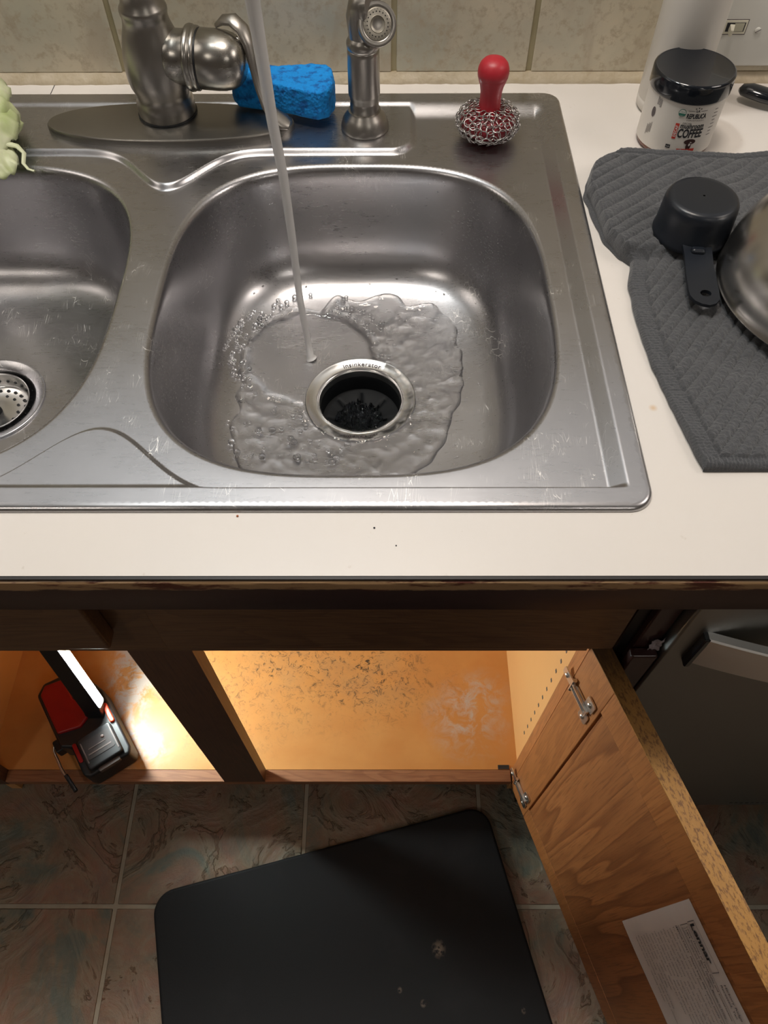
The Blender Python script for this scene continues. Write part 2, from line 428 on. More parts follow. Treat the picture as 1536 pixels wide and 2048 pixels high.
# floor: mortar bed with separate tiles
fl = MB().box(-2.2, 2.2, -2.6, YW + .02, -.03, -.0025).build('floor', FGROUT, smooth=0); tag(fl, kind='structure')
P_T = .30; G = .0068
tm = MB(); tm.box(0, P_T - G, 0, P_T - G, -.012, 0)
first = None
for i in range(-7, 7):
    for j in range(-8, 2):
        x = -.44 + i * P_T + G / 2; y = -.112 + j * P_T + G / 2
        if x < -2.1 or x > 1.9 or y < -2.5: continue
        if first is None:
            first = tm.build('tile', FT, None, smooth=30, bevel=.0012, segs=1); o = first
        else:
            o = first.copy(); col.objects.link(o)
        o.parent = fl; o.location = (x, y, random.uniform(-.0006, .0004))
        o.name = 'tile'
# back wall with tiled splashback
wb = MB().box(-2.2, 2.2, YW + .0022, YW + .12, 0, 2.45).build('wall_back', GROUT, smooth=0); tag(wb, kind='structure')
xs = [.0088 + .1528 * k for k in range(-7, 8)]
wt = MB(); wt.box(.0030, .1498, 0, .003, 0, .1506)
f0 = None
for j in range(0, 3):
    for x in xs:
        o = wt.build('tile', WTILE, None, smooth=30, bevel=.0012, segs=2) if f0 is None else f0.copy()
        if f0 is None: f0 = o
        else: col.objects.link(o)
        o.parent = wb; o.location = (x, YW - random.uniform(0, .0005), ZC + .0095 + .1528 * j)
up_ = MB().box(-2.2, 2.2, YW + .001, YW + .007, ZC + .47, 2.45).build('upper_reflector_panel', UPPER_REFL, wb, smooth=0)  # unseen pale panel, added as a bright cool reflection for the sink deck
for nm, b_, m_ in (('ceiling', (-2.2, 2.2, -2.6, YW + .12, 2.45, 2.5), CEILM), ('wall_left', (-2.3, -2.2, -2.6, YW + .12, 0, 2.5), WALLP),
                   ('wall_right', (2.2, 2.3, -2.6, YW + .12, 0, 2.5), WALLP), ('wall_front', (-2.2, 2.2, -2.7, -2.6, 0, 2.5), WALLP)):
    tag(MB().box(*b_).build(nm, m_, smooth=0), kind='structure')
# caulk bead between worktop and tiles
mb = MB(); n = 420; prev = []
vs = []; fs = []
for k in range(n + 1):
    x = -1.2 + 2.4 * k / n
    w1 = .0022 * noise.noise(Vector((x * 38, 3, 0))) + .0012 * noise.noise(Vector((x * 140, 9, 0)))
    pr = [(YW + .004, ZC + .0005), (YW - .0085 - w1, ZC - .0002), (YW - .0082 - w1, ZC + .0015), (YW - .0045, ZC + .0050), (YW - .0006, ZC + .0094 + w1 * .3), (YW + .004, ZC + .0095)]
    vs += [(x, y, z) for y, z in pr]
    if k:
        o = (k - 1) * 6; fs += [(o + i, o + i + 1, o + i + 7, o + i + 6) for i in range(5)]
mb.add(vs, fs); tag(mb.build('trim_1', CAULK), kind='structure')

# ================================================================== COUNTERTOP
ct = thing('countertop', 'white laminate worktop with dark worn front edge, sink let into it', 'countertop', (-.2, .3, ZC))
hx0, hx1, hy0, hy1 = -.622, .180, .066, .600
mb = MB()
XA, XB = -1.2, 1.3
for z0, z1 in ((ZC - .036, ZC),):
    X = [XA, hx0, hx1, XB]; Y = [.002, hy0, hy1, YW + .005]
    for i in range(3):
        for j in range(3):
            if i == 1 and j == 1: continue
            mb.box(X[i], X[i + 1], Y[j], Y[j + 1], z0, z1)
o = mb.build('laminate_top', LAM, ct, smooth=0)
o = MB().box(XA, XB, -.0005, .0028, ZC - .0045, ZC - .0003).build('edge_line', DARKCAB, ct, smooth=0)
o['label'] = 'thin dark joint line along the front of the laminate'
MB().box(-.3790, -.3782, .6115, YW - .002, ZC - .001, ZC + .0002).build('joint_seam', DARKP, ct, smooth=0)
pf = [(.0025, ZC - .0022), (.0, ZC - .0022), (-.0018, ZC - .0035), (-.0024, ZC - .006), (-.0024, ZC - .043), (-.0012, ZC - .0455), (.020, ZC - .0455), (.020, ZC - .0370), (.0025, ZC - .0370)]
vs = []; fs = []; n = 240
for k in range(n + 1):
    x = XA + (XB - XA) * k / n
    for i, (y, z) in enumerate(pf):
        dz = (.0006 * noise.noise(Vector((x * 30, i, 2))) if i in (2, 3) else 0)
        vs.append((x, y, z + dz))
    if k:
        o = (k - 1) * 9; fs += [(o + i, o + (i + 1) % 9, o + (i + 1) % 9 + 9, o + i + 9) for i in range(9)]
fs += [tuple(range(9)), tuple(range(n * 9, n * 9 + 9))[::-1]]
MB().add(vs, fs).build('front_edge', EDGE, ct)['label'] = 'dark wood edging worn to bare wood along its top'

# ================================================================== SINK
sink = thing('kitchen_sink', 'double bowl brushed stainless steel drop-in sink in the white worktop', 'sink', (-.221, .33, ZC))
XS = -.221; SX0, SX1, SY0, SY1 = -.6345, .1925, .0530, .6115
ZR, ZP, ZS = ZC + .0048, ZC + .0020, ZC - .0030
BC = ((-.0285, .286), (-.4135, .286)); BA, BB, BN, RR = .1775, .2005, 3.05, .19
prof = [(.200, 0), (.190, -.0001), (.1880, -.0006), (.1860, -.0020), (.1842, -.0048), (.1830, -.009), (.1820, -.018), (.1803, -.040), (.1785, -.065),
        (.1755, -.086), (.1700, -.103), (.161, -.1165), (.149, -.1255), (.134, -.1310), (.112, -.1348), (.085, -.1371), (.060, -.1392), (.0, -.1415)]
PRr = np.array([p[0] for p in prof][::-1]); PRz = np.array([p[1] for p in prof][::-1])
def pchip_slopes(x, y):
    h = np.diff(x); d = np.diff(y) / h; m_ = np.zeros_like(x)
    for i in range(1, len(x) - 1):
        if d[i - 1] * d[i] > 0:
            w1 = 2 * h[i] + h[i - 1]; w2 = h[i] + 2 * h[i - 1]; m_[i] = (w1 + w2) / (w1 / d[i - 1] + w2 / d[i])
    m_[0] = d[0] * 0; m_[-1] = 0
    return m_
PRm = pchip_slopes(PRr, PRz)
def prof_z(r):
    r = np.clip(r, 0, .1999); i = np.clip(np.searchsorted(PRr, r, side='right') - 1, 0, len(PRr) - 2)
    h = PRr[i + 1] - PRr[i]; t_ = (r - PRr[i]) / h
    return ((2 * t_**3 - 3 * t_**2 + 1) * PRz[i] + (t_**3 - 2 * t_**2 + t_) * h * PRm[i] + (-2 * t_**3 + 3 * t_**2) * PRz[i + 1] + (t_**3 - t_**2) * h * PRm[i + 1])
def sm(x): x = np.clip(x, 0, 1); return x * x * (3 - 2 * x)
def sl(x):   # straight slope with short roundings at both ends
    x = np.clip(x, 0, 1); k = .16
    return np.where(x < k, x * x / (2 * k), np.where(x > 1 - k, (1 - k) - (1 - x)**2 / (2 * k), x - k / 2)) / (1 - k)
def sval(x, y, c): return (np.abs((x - c[0]) / BA)**BN + np.abs((y - c[1]) / BB)**BN)**(1 / BN)
def edge_dist(x, y):   # inside distance to the rounded outer rectangle
    r = .0185; cx, cy = (SX0 + SX1) / 2, (SY0 + SY1) / 2; hx, hy = (SX1 - SX0) / 2 - r, (SY1 - SY0) / 2 - r
    qx, qy = np.abs(x - cx) - hx, np.abs(y - cy) - hy
    return -(np.hypot(np.maximum(qx, 0), np.maximum(qy, 0)) + np.minimum(np.maximum(qx, qy), 0) - r)
def H(x, y):
    x = np.asarray(x, float); y = np.asarray(y, float)
    u = np.abs(x - XS)
    yb = .5015 - .061 * np.exp(-(u / .043)**2)
    p_, q_ = y - yb, .252 - u; rr = .026
    dd = np.where((p_ < rr) & (q_ < rr), rr - np.hypot(rr - p_, rr - q_), np.minimum(p_, q_))
    m1 = sm(dd / .0085 + .3)
    yl = .068 + .0645 * np.exp(-(u / .058)**2)
    m2 = sm((yl - y) / .0065 + .3)
    lvl = ZS + np.maximum(m1, m2) * (ZP - ZS)
    ux = np.where(x > XS, .1765 - x, x + .6185)
    bw = .026 - .018 * m1
    inn = sl(ux / .0145) * sm((.5925 - y) / bw) * sm((y - .0715) / .0048)
    z = ZR + inn * (lvl - ZR)
    e = edge_dist(x, y)
    z = z - .0040 * (1 - np.sqrt(np.clip(1 - (1 - np.clip(e / .0050, 0, 1))**2, 0, 1)))
    for c in BC:
        s = sval(x, y, c)
        b_ = prof_z(s * RR)
        # the floor of the bowl stays level however the deck around the rim varies
        z = z + b_ * np.where(s < 1.06, 1, 0)
    return z
pts = []; edges = []
def ring(ptl):
    o = len(pts); pts.extend(ptl); k = len(ptl); edges.extend([(o + i, o + (i + 1) % k) for i in range(k)])
nr = 260
for c in BC:
    rs = []
    for a_, b_ in ((.196, .190, ), ):
        rs += [.196, .193, .191, .190, .1890, .1881, .1872, .1862, .1852, .1843, .1836, .1830]
    rs += list(np.linspace(.1823, .1765, 12)) + list(np.linspace(.1750, .155, 14)) + list(np.linspace(.152, .062, 34))
    for r_ in rs:
        s = r_ / RR; L_ = []
        for k in range(nr):
            a = 2 * PI * (k + .5 * (rs.index(r_) % 2)) / nr
            ca, sa = math.cos(a), math.sin(a)
            f = (abs(ca)**BN + abs(sa)**BN)**(-1 / BN)
            L_.append((c[0] + BA * s * f * ca, c[1] + BB * s * f * sa))
        if r_ == .1900: ring(L_)
        else: pts.extend(L_)
DR = .0560
DC = ((-.0270, .2865), (-.4155, .2865))
for c in DC:
    ring([(c[0] + DR * math.cos(2 * PI * k / 96), c[1] + DR * math.sin(2 * PI * k / 96)) for k in range(96)])
for d in (0, .0006, .0014, .0025, .0038, .0055):
    r_ = .0185 - d
    pl = rrect(SX0 + d, SX1 - d, SY0 + d, SY1 - d, max(r_, .004), 10)
    full = []
    for i in range(len(pl)):
        a, b_ = pl[i], pl[(i + 1) % len(pl)]; L_ = math.dist(a, b_); k = max(1, int(L_ / .006))
        for j in range(k): full.append((a[0] + (b_[0] - a[0]) * j / k, a[1] + (b_[1] - a[1]) * j / k))
    if d == 0: ring(full)
    else: pts.extend(full)
gx = np.arange(SX0 + .007, SX1 - .007, .0024); gy = np.arange(SY0 + .007, SY1 - .007, .0024)
GX, GY = np.meshgrid(gx, gy); GX = GX + (np.arange(len(gy))[:, None] % 2) * .0012
s1 = sval(GX, GY, BC[0]); s2 = sval(GX, GY, BC[1])
keep = (s1 > 1.04) & (s2 > 1.04)
# the grid is only needed fine near the pressed steps; thin it on the flats of the worktop-side flange
def steep(x, y):
    e_ = 1.2e-3; g = np.zeros_like(x)
    for ox, oy in ((0, 0), (e_, 0), (-e_, 0), (0, e_), (0, -e_)):
        g = np.maximum(g, np.hypot(H(x + ox + 4e-4, y + oy) - H(x + ox - 4e-4, y + oy), H(x + ox, y + oy + 4e-4) - H(x + ox, y + oy - 4e-4)) / 8e-4)
    return g > .05
keep &= ~steep(GX, GY)
pts.extend([(float(a), float(b_)) for a, b_ in zip(GX[keep], GY[keep])])
FX_, FY_ = np.meshgrid(np.arange(SX0 + .0065, SX1 - .0065, .0011), np.arange(SY0 + .0065, SY1 - .0065, .0011)); FX_ = FX_ + (np.arange(FX_.shape[0])[:, None] % 2) * .00055
kf = steep(FX_, FY_) & (sval(FX_, FY_, BC[0]) > 1.038) & (sval(FX_, FY_, BC[1]) > 1.038)
pts.extend([(float(a), float(b_)) for a, b_ in zip(FX_[kf], FY_[kf])])
V2, _, F2, *_ = delaunay_2d_cdt([Vector(p) for p in pts], edges, [], 0, 1e-6)
VX = np.array([p[0] for p in V2]); VY = np.array([p[1] for p in V2]); VZ = H(VX, VY)
F2 = np.array([f for f in F2 if len(f) == 3]); cxm = VX[F2].mean(1); cym = VY[F2].mean(1)
ok = (edge_dist(cxm, cym) > -1e-5)
for c in DC: ok &= np.hypot(cxm - c[0], cym - c[1]) > DR - .0002
F2 = F2[ok]
# orient upward
ar = (VX[F2[:, 1]] - VX[F2[:, 0]]) * (VY[F2[:, 2]] - VY[F2[:, 0]]) - (VY[F2[:, 1]] - VY[F2[:, 0]]) * (VX[F2[:, 2]] - VX[F2[:, 0]])
F2[ar < 0] = F2[ar < 0][:, ::-1]
me = bpy.data.meshes.new('basin'); wl = world_loc(sink)
me.from_pydata(list(zip(VX - wl.x, VY - wl.y, VZ - wl.z)), [], F2.tolist()); me.update()
for p in me.polygons: p.use_smooth = True
ep = 2e-4
nx = -(H(VX + ep, VY) - H(VX - ep, VY)) / (2 * ep); ny = -(H(VX, VY + ep) - H(VX, VY - ep)) / (2 * ep)
nn = np.stack([nx, ny, np.ones_like(nx)], 1); nn /= np.linalg.norm(nn, axis=1)[:, None]
me.normals_split_custom_set_from_vertices(nn.tolist())
me.materials.append(STEEL)
basin = bpy.data.objects.new('basin', me); col.objects.link(basin); basin.parent = sink
# disposal flange, throat, rubber guard
dc = DC[0]; ZF = float(H(dc[0] + DR, dc[1]))
fp = [(.0560, ZF - .004), (.0578, ZF + .0003), (.0577, ZF + .0012), (.0568, ZF + .0020), (.0556, ZF + .0018), (.0545, ZF + .0010), (.0470, ZF - .0006), (.0452, ZF - .0006), (.0440, ZF + .0002),
      (.0428, ZF - .0006), (.0422, ZF - .003), (.0420, ZF - .012), (.0418, ZF - .075)]
flange = MB().lathe(fp, (dc[0], dc[1], 0), 96, cap=False).build('drain_flange', STEEL2, sink, smooth=50)
def arc_text(s, r0, a_mid, size, flip, parent, z, mat, c):
    vs, fs = text_geo(s, size, 1.0, 0, .0001, 'CENTER', 1.12)
    out = []
    for x, y in vs:
        if not flip: a = a_mid - x / r0; r_ = r0 + y
        else: a = a_mid + x / r0; r_ = r0 - y
        out.append((c[0] + r_ * math.cos(a), c[1] + r_ * math.sin(a), z + (r_ - .047) * .21))
    return MB().add(out, fs).build('flange_lettering', mat, parent, smooth=0)
arc_text('insinkerator', .0482, PI / 2 - .02, .0072, False, flange, ZF - .0002, GREYP, dc)
arc_text('insinkerator', .0525, -PI / 2 + .05, .0062, True, flange, ZF - .0002, GREYP, dc)
mb = MB(); vs = [(dc[0], dc[1], ZF - .040)]; fs = []
ng = 96
for i, (r_, dz) in enumerate(((.006, -.040), (.016, -.036), (.028, -.031), (.036, -.029), (.0418, -.028))):
    for k in range(ng):
        a = 2 * PI * k / ng; slot = .004 * max(0, 1 - abs(((k + 4) % 12) - 4) / 1.2) if r_ < .034 else 0
        vs.append((dc[0] + r_ * math.cos(a), dc[1] + r_ * math.sin(a), ZF + dz - slot))
for k in range(ng): fs.append((0, 1 + k, 1 + (k + 1) % ng))
for i in range(4):
    for k in range(ng):
        a, b_ = 1 + i * ng + k, 1 + i * ng + (k + 1) % ng; fs.append((a, b_, b_ + ng, a + ng))
mb.add(vs, fs).build('splash_guard', RUBBER, sink, smooth=30)
MB().lathe([(.0424, ZF - .06), (.0424, ZF - .012), (.0416, ZF - .010), (.0411, ZF - .012), (.0411, ZF - .06)], (dc[0], dc[1], 0), 64, cap=False).build('throat_sleeve', RUBBER, sink)
# left strainer
dl = DC[1]
MB().lathe([(.0560, ZF - .004), (.0575, ZF + .0004), (.0574, ZF + .0012), (.0565, ZF + .0018), (.0550, ZF + .0014), (.0525, ZF + .0002), (.0475, ZF - .0018), (.0452, ZF - .0040), (.0447, ZF - .012), (.0440, ZF - .05)],
           (dl[0], dl[1], 0), 96, cap=False).build('strainer_flange', STEEL, sink, smooth=50)
bk = MB().lathe([(.0400, ZF - .0042), (.0404, ZF - .0022), (.0398, ZF - .0014), (.0390, ZF - .0020), (.0385, ZF - .0045), (.0372, ZF - .017), (.0345, ZF - .0195), (.015, ZF - .0185), (.0005, ZF - .018)],
                (dl[0], dl[1], 0), 96, cap=False).build('strainer_basket', STEEL2, sink, smooth=50)
mb = MB()
for rr_, cnt, rh in ((.0300, 22, .0018), (.0225, 14, .0016)):
    for k in range(cnt):
        a = 2 * PI * k / cnt; c_ = (dl[0] + rr_ * math.cos(a), dl[1] + rr_ * math.sin(a))
        mb.lathe([(rh, ZF - .0192), (rh, ZF - .0183)], (c_[0], c_[1], 0), 10)
for k in range(26):
    a = 2 * PI * k / 26; mb.sphere((dl[0] + .0376 * math.cos(a), dl[1] + .0376 * math.sin(a), ZF - .0115), .0017, 8, 4)
mb.build('strainer_holes', BLACK, bk)
MB().lathe([(.0062, ZF - .018), (.0050, ZF - .006), (.0068, ZF - .001), (.0062, ZF + .0015), (.002, ZF + .002)], (dl[0], dl[1], 0), 20).build('basket_knob', RUBBER, bk)
MB().lathe([(.0445, ZF - .052), (.0445, ZF - .05), (.001, ZF - .05)], (dl[0], dl[1], 0), 48, cap=False).build('drain_cup', BLACK, sink)

# ================================================================== WATER
JET = Vector((-.0814, .345))
C0 = Vector((-.042, .312))
def outline(a):   # outer edge of the sheet of water seen from the drain centre
    base = .150 + .012 * math.sin(a * 2 + .6) + .010 * noise.noise(Vector((math.cos(a) * 2.2, math.sin(a) * 2.2, 1))) + .006 * noise.noise(Vector((math.cos(a) * 7, math.sin(a) * 7, 4)))
    if math.sin(a) < 0: base += .012 * -math.sin(a)
    if math.cos(a) > 0: base -= .034 * math.cos(a)**2
    ca, sa = math.cos(a), math.sin(a)
    lim = .06
    while lim < base and float(H(C0.x + lim * ca, C0.y + lim * sa)) < ZF + .0085 + .004 * noise.noise(Vector((ca * 5, sa * 5, 9))): lim += .002
    return min(base, lim)
na, nrd = 360, 96; vs = []; keep = []
OUT = [outline(2 * PI * k / na) for k in range(na)]
OUT = [sum(OUT[(k + d) % na] for d in (-2, -1, 0, 1, 2)) / 5 for k in range(na)]
for i in range(nrd + 1):
    for k in range(na):
        a = 2 * PI * k / na; ro = OUT[k]; r_ = ro * (i / nrd)**.8
        x, y = C0.x + r_ * math.cos(a), C0.y + r_ * math.sin(a)
        vs.append((x, y))
vx = np.array([p[0] for p in vs]); vy = np.array([p[1] for p in vs]); hz = H(vx, vy)
dd = np.hypot(vx - dc[0], vy - dc[1]); hz = np.where(dd < .0585, ZF + .0003, hz)
hz = np.where(dd < .0585, np.maximum(hz, ZF + .0016 - np.clip(.0575 - dd, 0, 1) * .05), hz)
vz = []
for i in range(len(vs)):
    x, y = vs[i]; a = math.atan2(y - C0.y, x - C0.x); r_ = math.hypot(x - C0.x, y - C0.y); ro = OUT[i % na]
    j = math.hypot((x - JET.x) * .95, y - JET.y)
    jr = .0645 + .004 * noise.noise(Vector((x * 40, y * 40, 7)))
    jump = 1 / (1 + math.exp(-(j - jr) / .0016))
    crest = math.exp(-((j - jr - .004) / .004)**2)
    n1 = noise.noise(Vector((x * 55, y * 75, 0))); n2 = noise.noise(Vector((x * 140, y * 150, 3))); n3 = noise.noise(Vector((x * 300, y * 300, 5)))
    h = .0006 + jump * (.0028 + .0016 * n1 + .0012 * n2 + .00042 * n3) + crest * (.0010 + .0009 * n2)
    edge = min(1, (ro - r_) / .006); h *= max(0, edge)**.5
    h += .0005 * math.exp(-((ro - r_ - .004) / .003)**2)
    if i >= nrd * na: h = -.0003
    if dd[i] < .058: h = h * .6 + (.0004 if x > dc[0] else 0)
    vz.append(float(hz[i]) + max(h, .00015 if i < nrd * na else h))
fs = []
for i in range(nrd):
    for k in range(na):
        a, b_ = i * na + k, i * na + (k + 1) % na; q = (a, a + na, b_ + na, b_)
        aa = math.degrees(math.atan2(vy[a] - dc[1], vx[a] - dc[0])) % 360
        if all(dd[t_] > (.0592 if 62 < aa < 222 else .0425) for t_ in q): fs.append(q)
mb = MB().add([(vs[i][0], vs[i][1], vz[i]) for i in range(len(vs))], fs)
wf = mb.build('water_sheet', WATER, smooth=180)
tag(wf, 'thin rippling sheet of clear water around the drain in the right bowl', 'water', kind='stuff')
# bubbles
mb = MB()
def wz(x, y): return float(H(x, y)) + .0026
bub = [(490, 655, 3.2)]
random.seed(3)
cand = []
for k in range(70):
    a = random.gauss(PI * .95, 1.05); rr_ = random.uniform(.068, .088); cand.append((JET.x + rr_ * math.cos(a), JET.y + rr_ * math.sin(a), random.uniform(.0014, .0031)))
for k in range(60):
    cand.append((random.uniform(-.16, -.03), random.uniform(.20, .262), random.choice((.0012, .0016, .0020, .0026, .0036))))
for k in range(40):
    a = random.uniform(-.2, 1.3); rr_ = random.uniform(.066, .095); cand.append((JET.x + rr_ * math.cos(a), JET.y + rr_ * math.sin(a), random.uniform(.0012, .0028)))
for x, y, r_ in cand:
    if math.hypot(x - dc[0], y - dc[1]) < .062 or math.hypot(x - C0.x, y - C0.y) > .15: continue
    mb.sphere((x, y, wz(x, y) + r_ * .5), r_, 14, 8, .85)
tag(mb.build('bubbles', BUBBLE, smooth=180), 'scattered clear bubbles floating on the water in the right bowl', 'bubbles', kind='stuff')
# droplets clinging to the bowl
mb = MB()
for k in range(150):
    a = random.uniform(0, 2 * PI); s = random.uniform(.80, .945); f = (abs(math.cos(a))**BN + abs(math.sin(a))**BN)**(-1 / BN)
    x, y = BC[0][0] + BA * s * f * math.cos(a), BC[0][1] + BB * s * f * math.sin(a)
    if y < .15: continue
    mb.sphere((x, y, float(H(x, y)) - .0002), random.uniform(.0006, .0016), 8, 4, .5, True)
for k in range(60):
    x, y = random.uniform(.06, .12), random.uniform(.17, .42)
    mb.sphere((x, y, float(H(x, y)) - .0002), random.uniform(.0006, .0018), 8, 4, .45, True)
tag(mb.build('droplets', WATER, smooth=180), 'small clear water droplets clinging to the steel of the right bowl', 'water drops', kind='stuff')
# falling stream
sp = [(-.0814, .3450, ZF + .0012), (-.0822, .3455, ZF + .004), (-.0834, .3475, .80), (-.0868, .352, .8487), (-.0880, .358, .920), (-.0895, .362, .9786), (-.0934, .366, 1.0228), (-.0970, .370, 1.1111), (-.0985, .372, 1.150), (-.0988, .372, 1.162)]
tag(MB().tube(sp, [.0062, .0040, .0034, .0034, .0038, .0042, .0046, .0056, .0060, .0060], 20).build('water_stream', STREAM, smooth=60),
    'pale stream of tap water falling into the right bowl', 'water')
# churning water in the throat
mb = MB(); vs = []; fs = []; n = 84
for i in range(n + 1):
    for k in range(n + 1):
        x = dc[0] + .066 * (i / n - .5) - .002; y = dc[1] + .062 * (k / n - .5) - .004
        r_ = math.hypot(x - dc[0] + .002, y - dc[1] + .004) / .032
        nz = abs(noise.noise(Vector((x * 150, y * 150, 2)))) * 1.5 + .9 * abs(noise.noise(Vector((x * 340, y * 340, 6))))
        vs.append((x, y, ZF - .0385 + .026 * max(0, 1 - r_**2) * (.30 + nz)))
for i in range(n):
    for k in range(n):
        a = i * (n + 1) + k; fs.append((a, a + 1, a + n + 2, a + n + 1))
mb.add(vs, fs)
for k in range(34):
    a = random.uniform(0, 2 * PI); r_ = random.uniform(0, .026)
    mb.sphere((dc[0] + r_ * math.cos(a), dc[1] - .004 + r_ * math.sin(a), ZF - .024 + random.uniform(-.004, .012) * (1 - r_ / .04)), random.uniform(.0006, .0016), 8, 6)
tag(mb.build('drain_splash', DWATER, smooth=180), 'churning splash of water down in the black disposal throat', 'water', kind='stuff')

# ================================================================== FAUCET
FX, FY, FZ = -.234, .560, float(H(-.234, .54))
fa = thing('kitchen_faucet', 'brushed nickel single lever faucet on an oval deck plate', 'faucet', (FX, FY, FZ))
# deck plate
pc = (-.2295, .5445); A_, B_ = .1315, .0375
def plate_poly(k, n=96):
    out = []
    for i in range(n):
        a = 2 * PI * i / n; ca, sa = math.cos(a), math.sin(a)
        out.append((pc[0] + k * A_ * math.copysign(abs(ca)**.86, ca) * (1 if k > .9 else 1), pc[1] + (B_ - A_ * (1 - k)) * math.copysign(abs(sa)**.95, sa)))
    return out
vs = []; fs = []
lev = [(1.0, 0), (1.0, .0045), (.996, .0065), (.988, .0076), (.975, .0080)]
for k, z in lev: vs += [(x, y, FZ + z) for x, y in plate_poly(k)]
for i in range(len(lev) - 1):
    for k in range(96):
        a, b_ = i * 96 + k, i * 96 + (k + 1) % 96; fs.append((a, b_, b_ + 96, a + 96))
fs.append(tuple(range(4 * 96, 5 * 96))); fs.append(tuple(range(96))[::-1])
MB().add(vs, fs).build('deck_plate', NICKEL_D, fa, smooth=30)
pz = FZ + .008
MB().lathe([(.0312, pz - .001), (.0312, pz + .002), (.0300, pz + .002)], (FX, FY, 0), 48).build('base_gasket', BLACK, fa)
bp = [(.0300, .9272), (.0302, .935), (.0298, .940), (.0282, .943), (.0274, .946), (.0286, .951), (.0310, .9575), (.0322, .965), (.0322, .974), (.0312, .984), (.0290, .995), (.0258, 1.006),
      (.0232, 1.013), (.0222, 1.018), (.0222, 1.021), (.0230, 1.0235), (.0232, 1.0262), (.0224, 1.0290), (.0200, 1.032), (.0188, 1.040), (.0176, 1.055), (.0160, 1.09)]
MB().lathe(bp, (FX, FY, 0), 64).build('body', NICKEL, fa, smooth=60)
sp = []
for k in range(25):
    t_ = k / 24; a = PI * t_
    cx, cy = (FX + -.0985) / 2, (FY + .372) / 2
    dx, dy = (FX + .0985) / 2, (FY - .372) / 2
    sp.append((cx + dx * math.cos(a), cy + dy * math.cos(a), 1.145 + .135 * math.sin(a)))
sp = [(FX, FY, 1.075), (FX, FY, 1.11)] + sp
MB().tube(sp, [.0158] * 3 + [.0145] * 20 + [.0145] * 4, 24).build('spout', NICKEL, fa, smooth=60)
MB().lathe([(.0155, 1.158), (.0165, 1.162), (.0165, 1.178), (.0148, 1.182)], (-.0985, .372, 0), 32).build('aerator', NICKEL, fa)
ax = Vector((1, -.10, -.03)).normalized(); oy = Vector((0, 1, 0)); az = ax.cross(oy).normalized(); oy = az.cross(ax)
VM = frame((FX, FY - .002, .9845), oy, az, ax)       # local z runs along the valve axis
MB().lathe([(.018, .010), (.0255, .018), (.0248, .026), (.0252, .032), (.0262, .036)], n=48, mat=VM).build('valve_neck', NICKELX, fa, smooth=60)
MB().lathe([(.0262, .0355), (.0292, .0365), (.0300, .0385), (.0296, .0410), (.0280, .0425), (.0287, .0440), (.0287, .0460), (.0278, .0475)], n=48, mat=VM).build('valve_collar', NICKELX, fa, smooth=60)
MB().lathe([(.0270, .0470), (.0270, .0492)], n=48, mat=VM).build('valve_seal', BLACK, fa)
MB().lathe([(.0262, .0488), (.0272, .0498), (.0272, .066), (.0266, .0740), (.0248, .0815), (.0215, .0875), (.0165, .0920), (.009, .0948), (.002, .0955)], n=48, mat=VM).build('valve_dome', NICKELX, fa, smooth=60)
lp = [(-.1680, .566, 1.0080), (-.1600, .565, 1.0135), (-.1500, .562, 1.0150), (-.1410, .557, 1.0090), (-.1352, .552, .9960), (-.1325, .546, .9780), (-.1290, .540, .9605), (-.1235, .5345, .9465), (-.1150, .531, .9370), (-.1065, .529, .9315), (-.1010, .528, .9292)]
lev_ = MB().tube(lp, [.0030, .0062, .0078, .0080, .0070, .0056, .0052, .0062, .0086, .0098, .0060], 20, [.5, .45, .42, .45, .5, .5, .5, .48, .42, .40, .4], ref=Vector((1, 0, .3))).build('lever', NICKEL, fa, smooth=60)
MB().tube([(-.1500, .553, 1.0010), (-.1385, .552, 1.0005)], .0032, 12).build('lever_pin', NICKEL, lev_)

# ================================================================== SIDE SPRAY
SXp, SYp = -.0225, .5455; sz = float(H(SXp, SYp))
sy = thing('side_sprayer', 'brushed nickel pull-out side sprayer standing right of the blue sponge', 'sprayer', (SXp, SYp, sz))
MB().lathe([(.0250, sz), (.0256, sz + .0015), (.0252, sz + .004), (.0235, sz + .0095), (.0205, sz + .0145), (.0180, sz + .0175), (.0172, sz + .0190)], (SXp, SYp, 0), 48).build('spray_holder', NICKEL, sy, smooth=60)
MB().lathe([(.0150, sz + .016), (.0150, sz + .026), (.0144, sz + .0275), (.0144, sz + .029), (.0150, sz + .0305), (.0152, sz + .033), (.0160, sz + .035), (.0164, sz + .037), (.0160, sz + .075), (.0160, sz + .0785), (.0152, sz + .0795), (.0160, sz + .0805), (.0166, sz + .0830), (.0164, sz + .0860), (.0150, sz + .0885), (.0136, sz + .0905)],
           (SXp, SYp, 0), 48).build('spray_body', NICKEL, sy, smooth=50)
HC = Vector((-.0085, .5345, 1.0225)); hn = Vector((.22, -.84, .42)).normalized()
hx = hn.cross(Vector((0, 0, 1))).normalized() * -1; hy = hn.cross(hx)
HM = frame(HC, hx, hy, hn)
MB().tube([(SXp, SYp, sz + .088), (SXp - .0005, SYp, sz + .097), (SXp - .0005, SYp + .001, sz + .106), (SXp + .002, SYp + .0005, sz + .114), (SXp + .006, SYp - .002, sz + .1185), (SXp + .010, SYp - .005, sz + .119)], [.0136, .0140, .0155, .0165, .0160, .0125], 32).build('spray_neck', NICKEL, sy, smooth=60)
MB().lathe([(.0120, -.013), (.0165, -.0085), (.0188, -.003), (.0190, .0005), (.0183, .0025), (.0150, .0032), (.0136, .0024), (.013, .0018)], n=48, mat=HM).build('spray_head', NICKEL, sy, smooth=50)
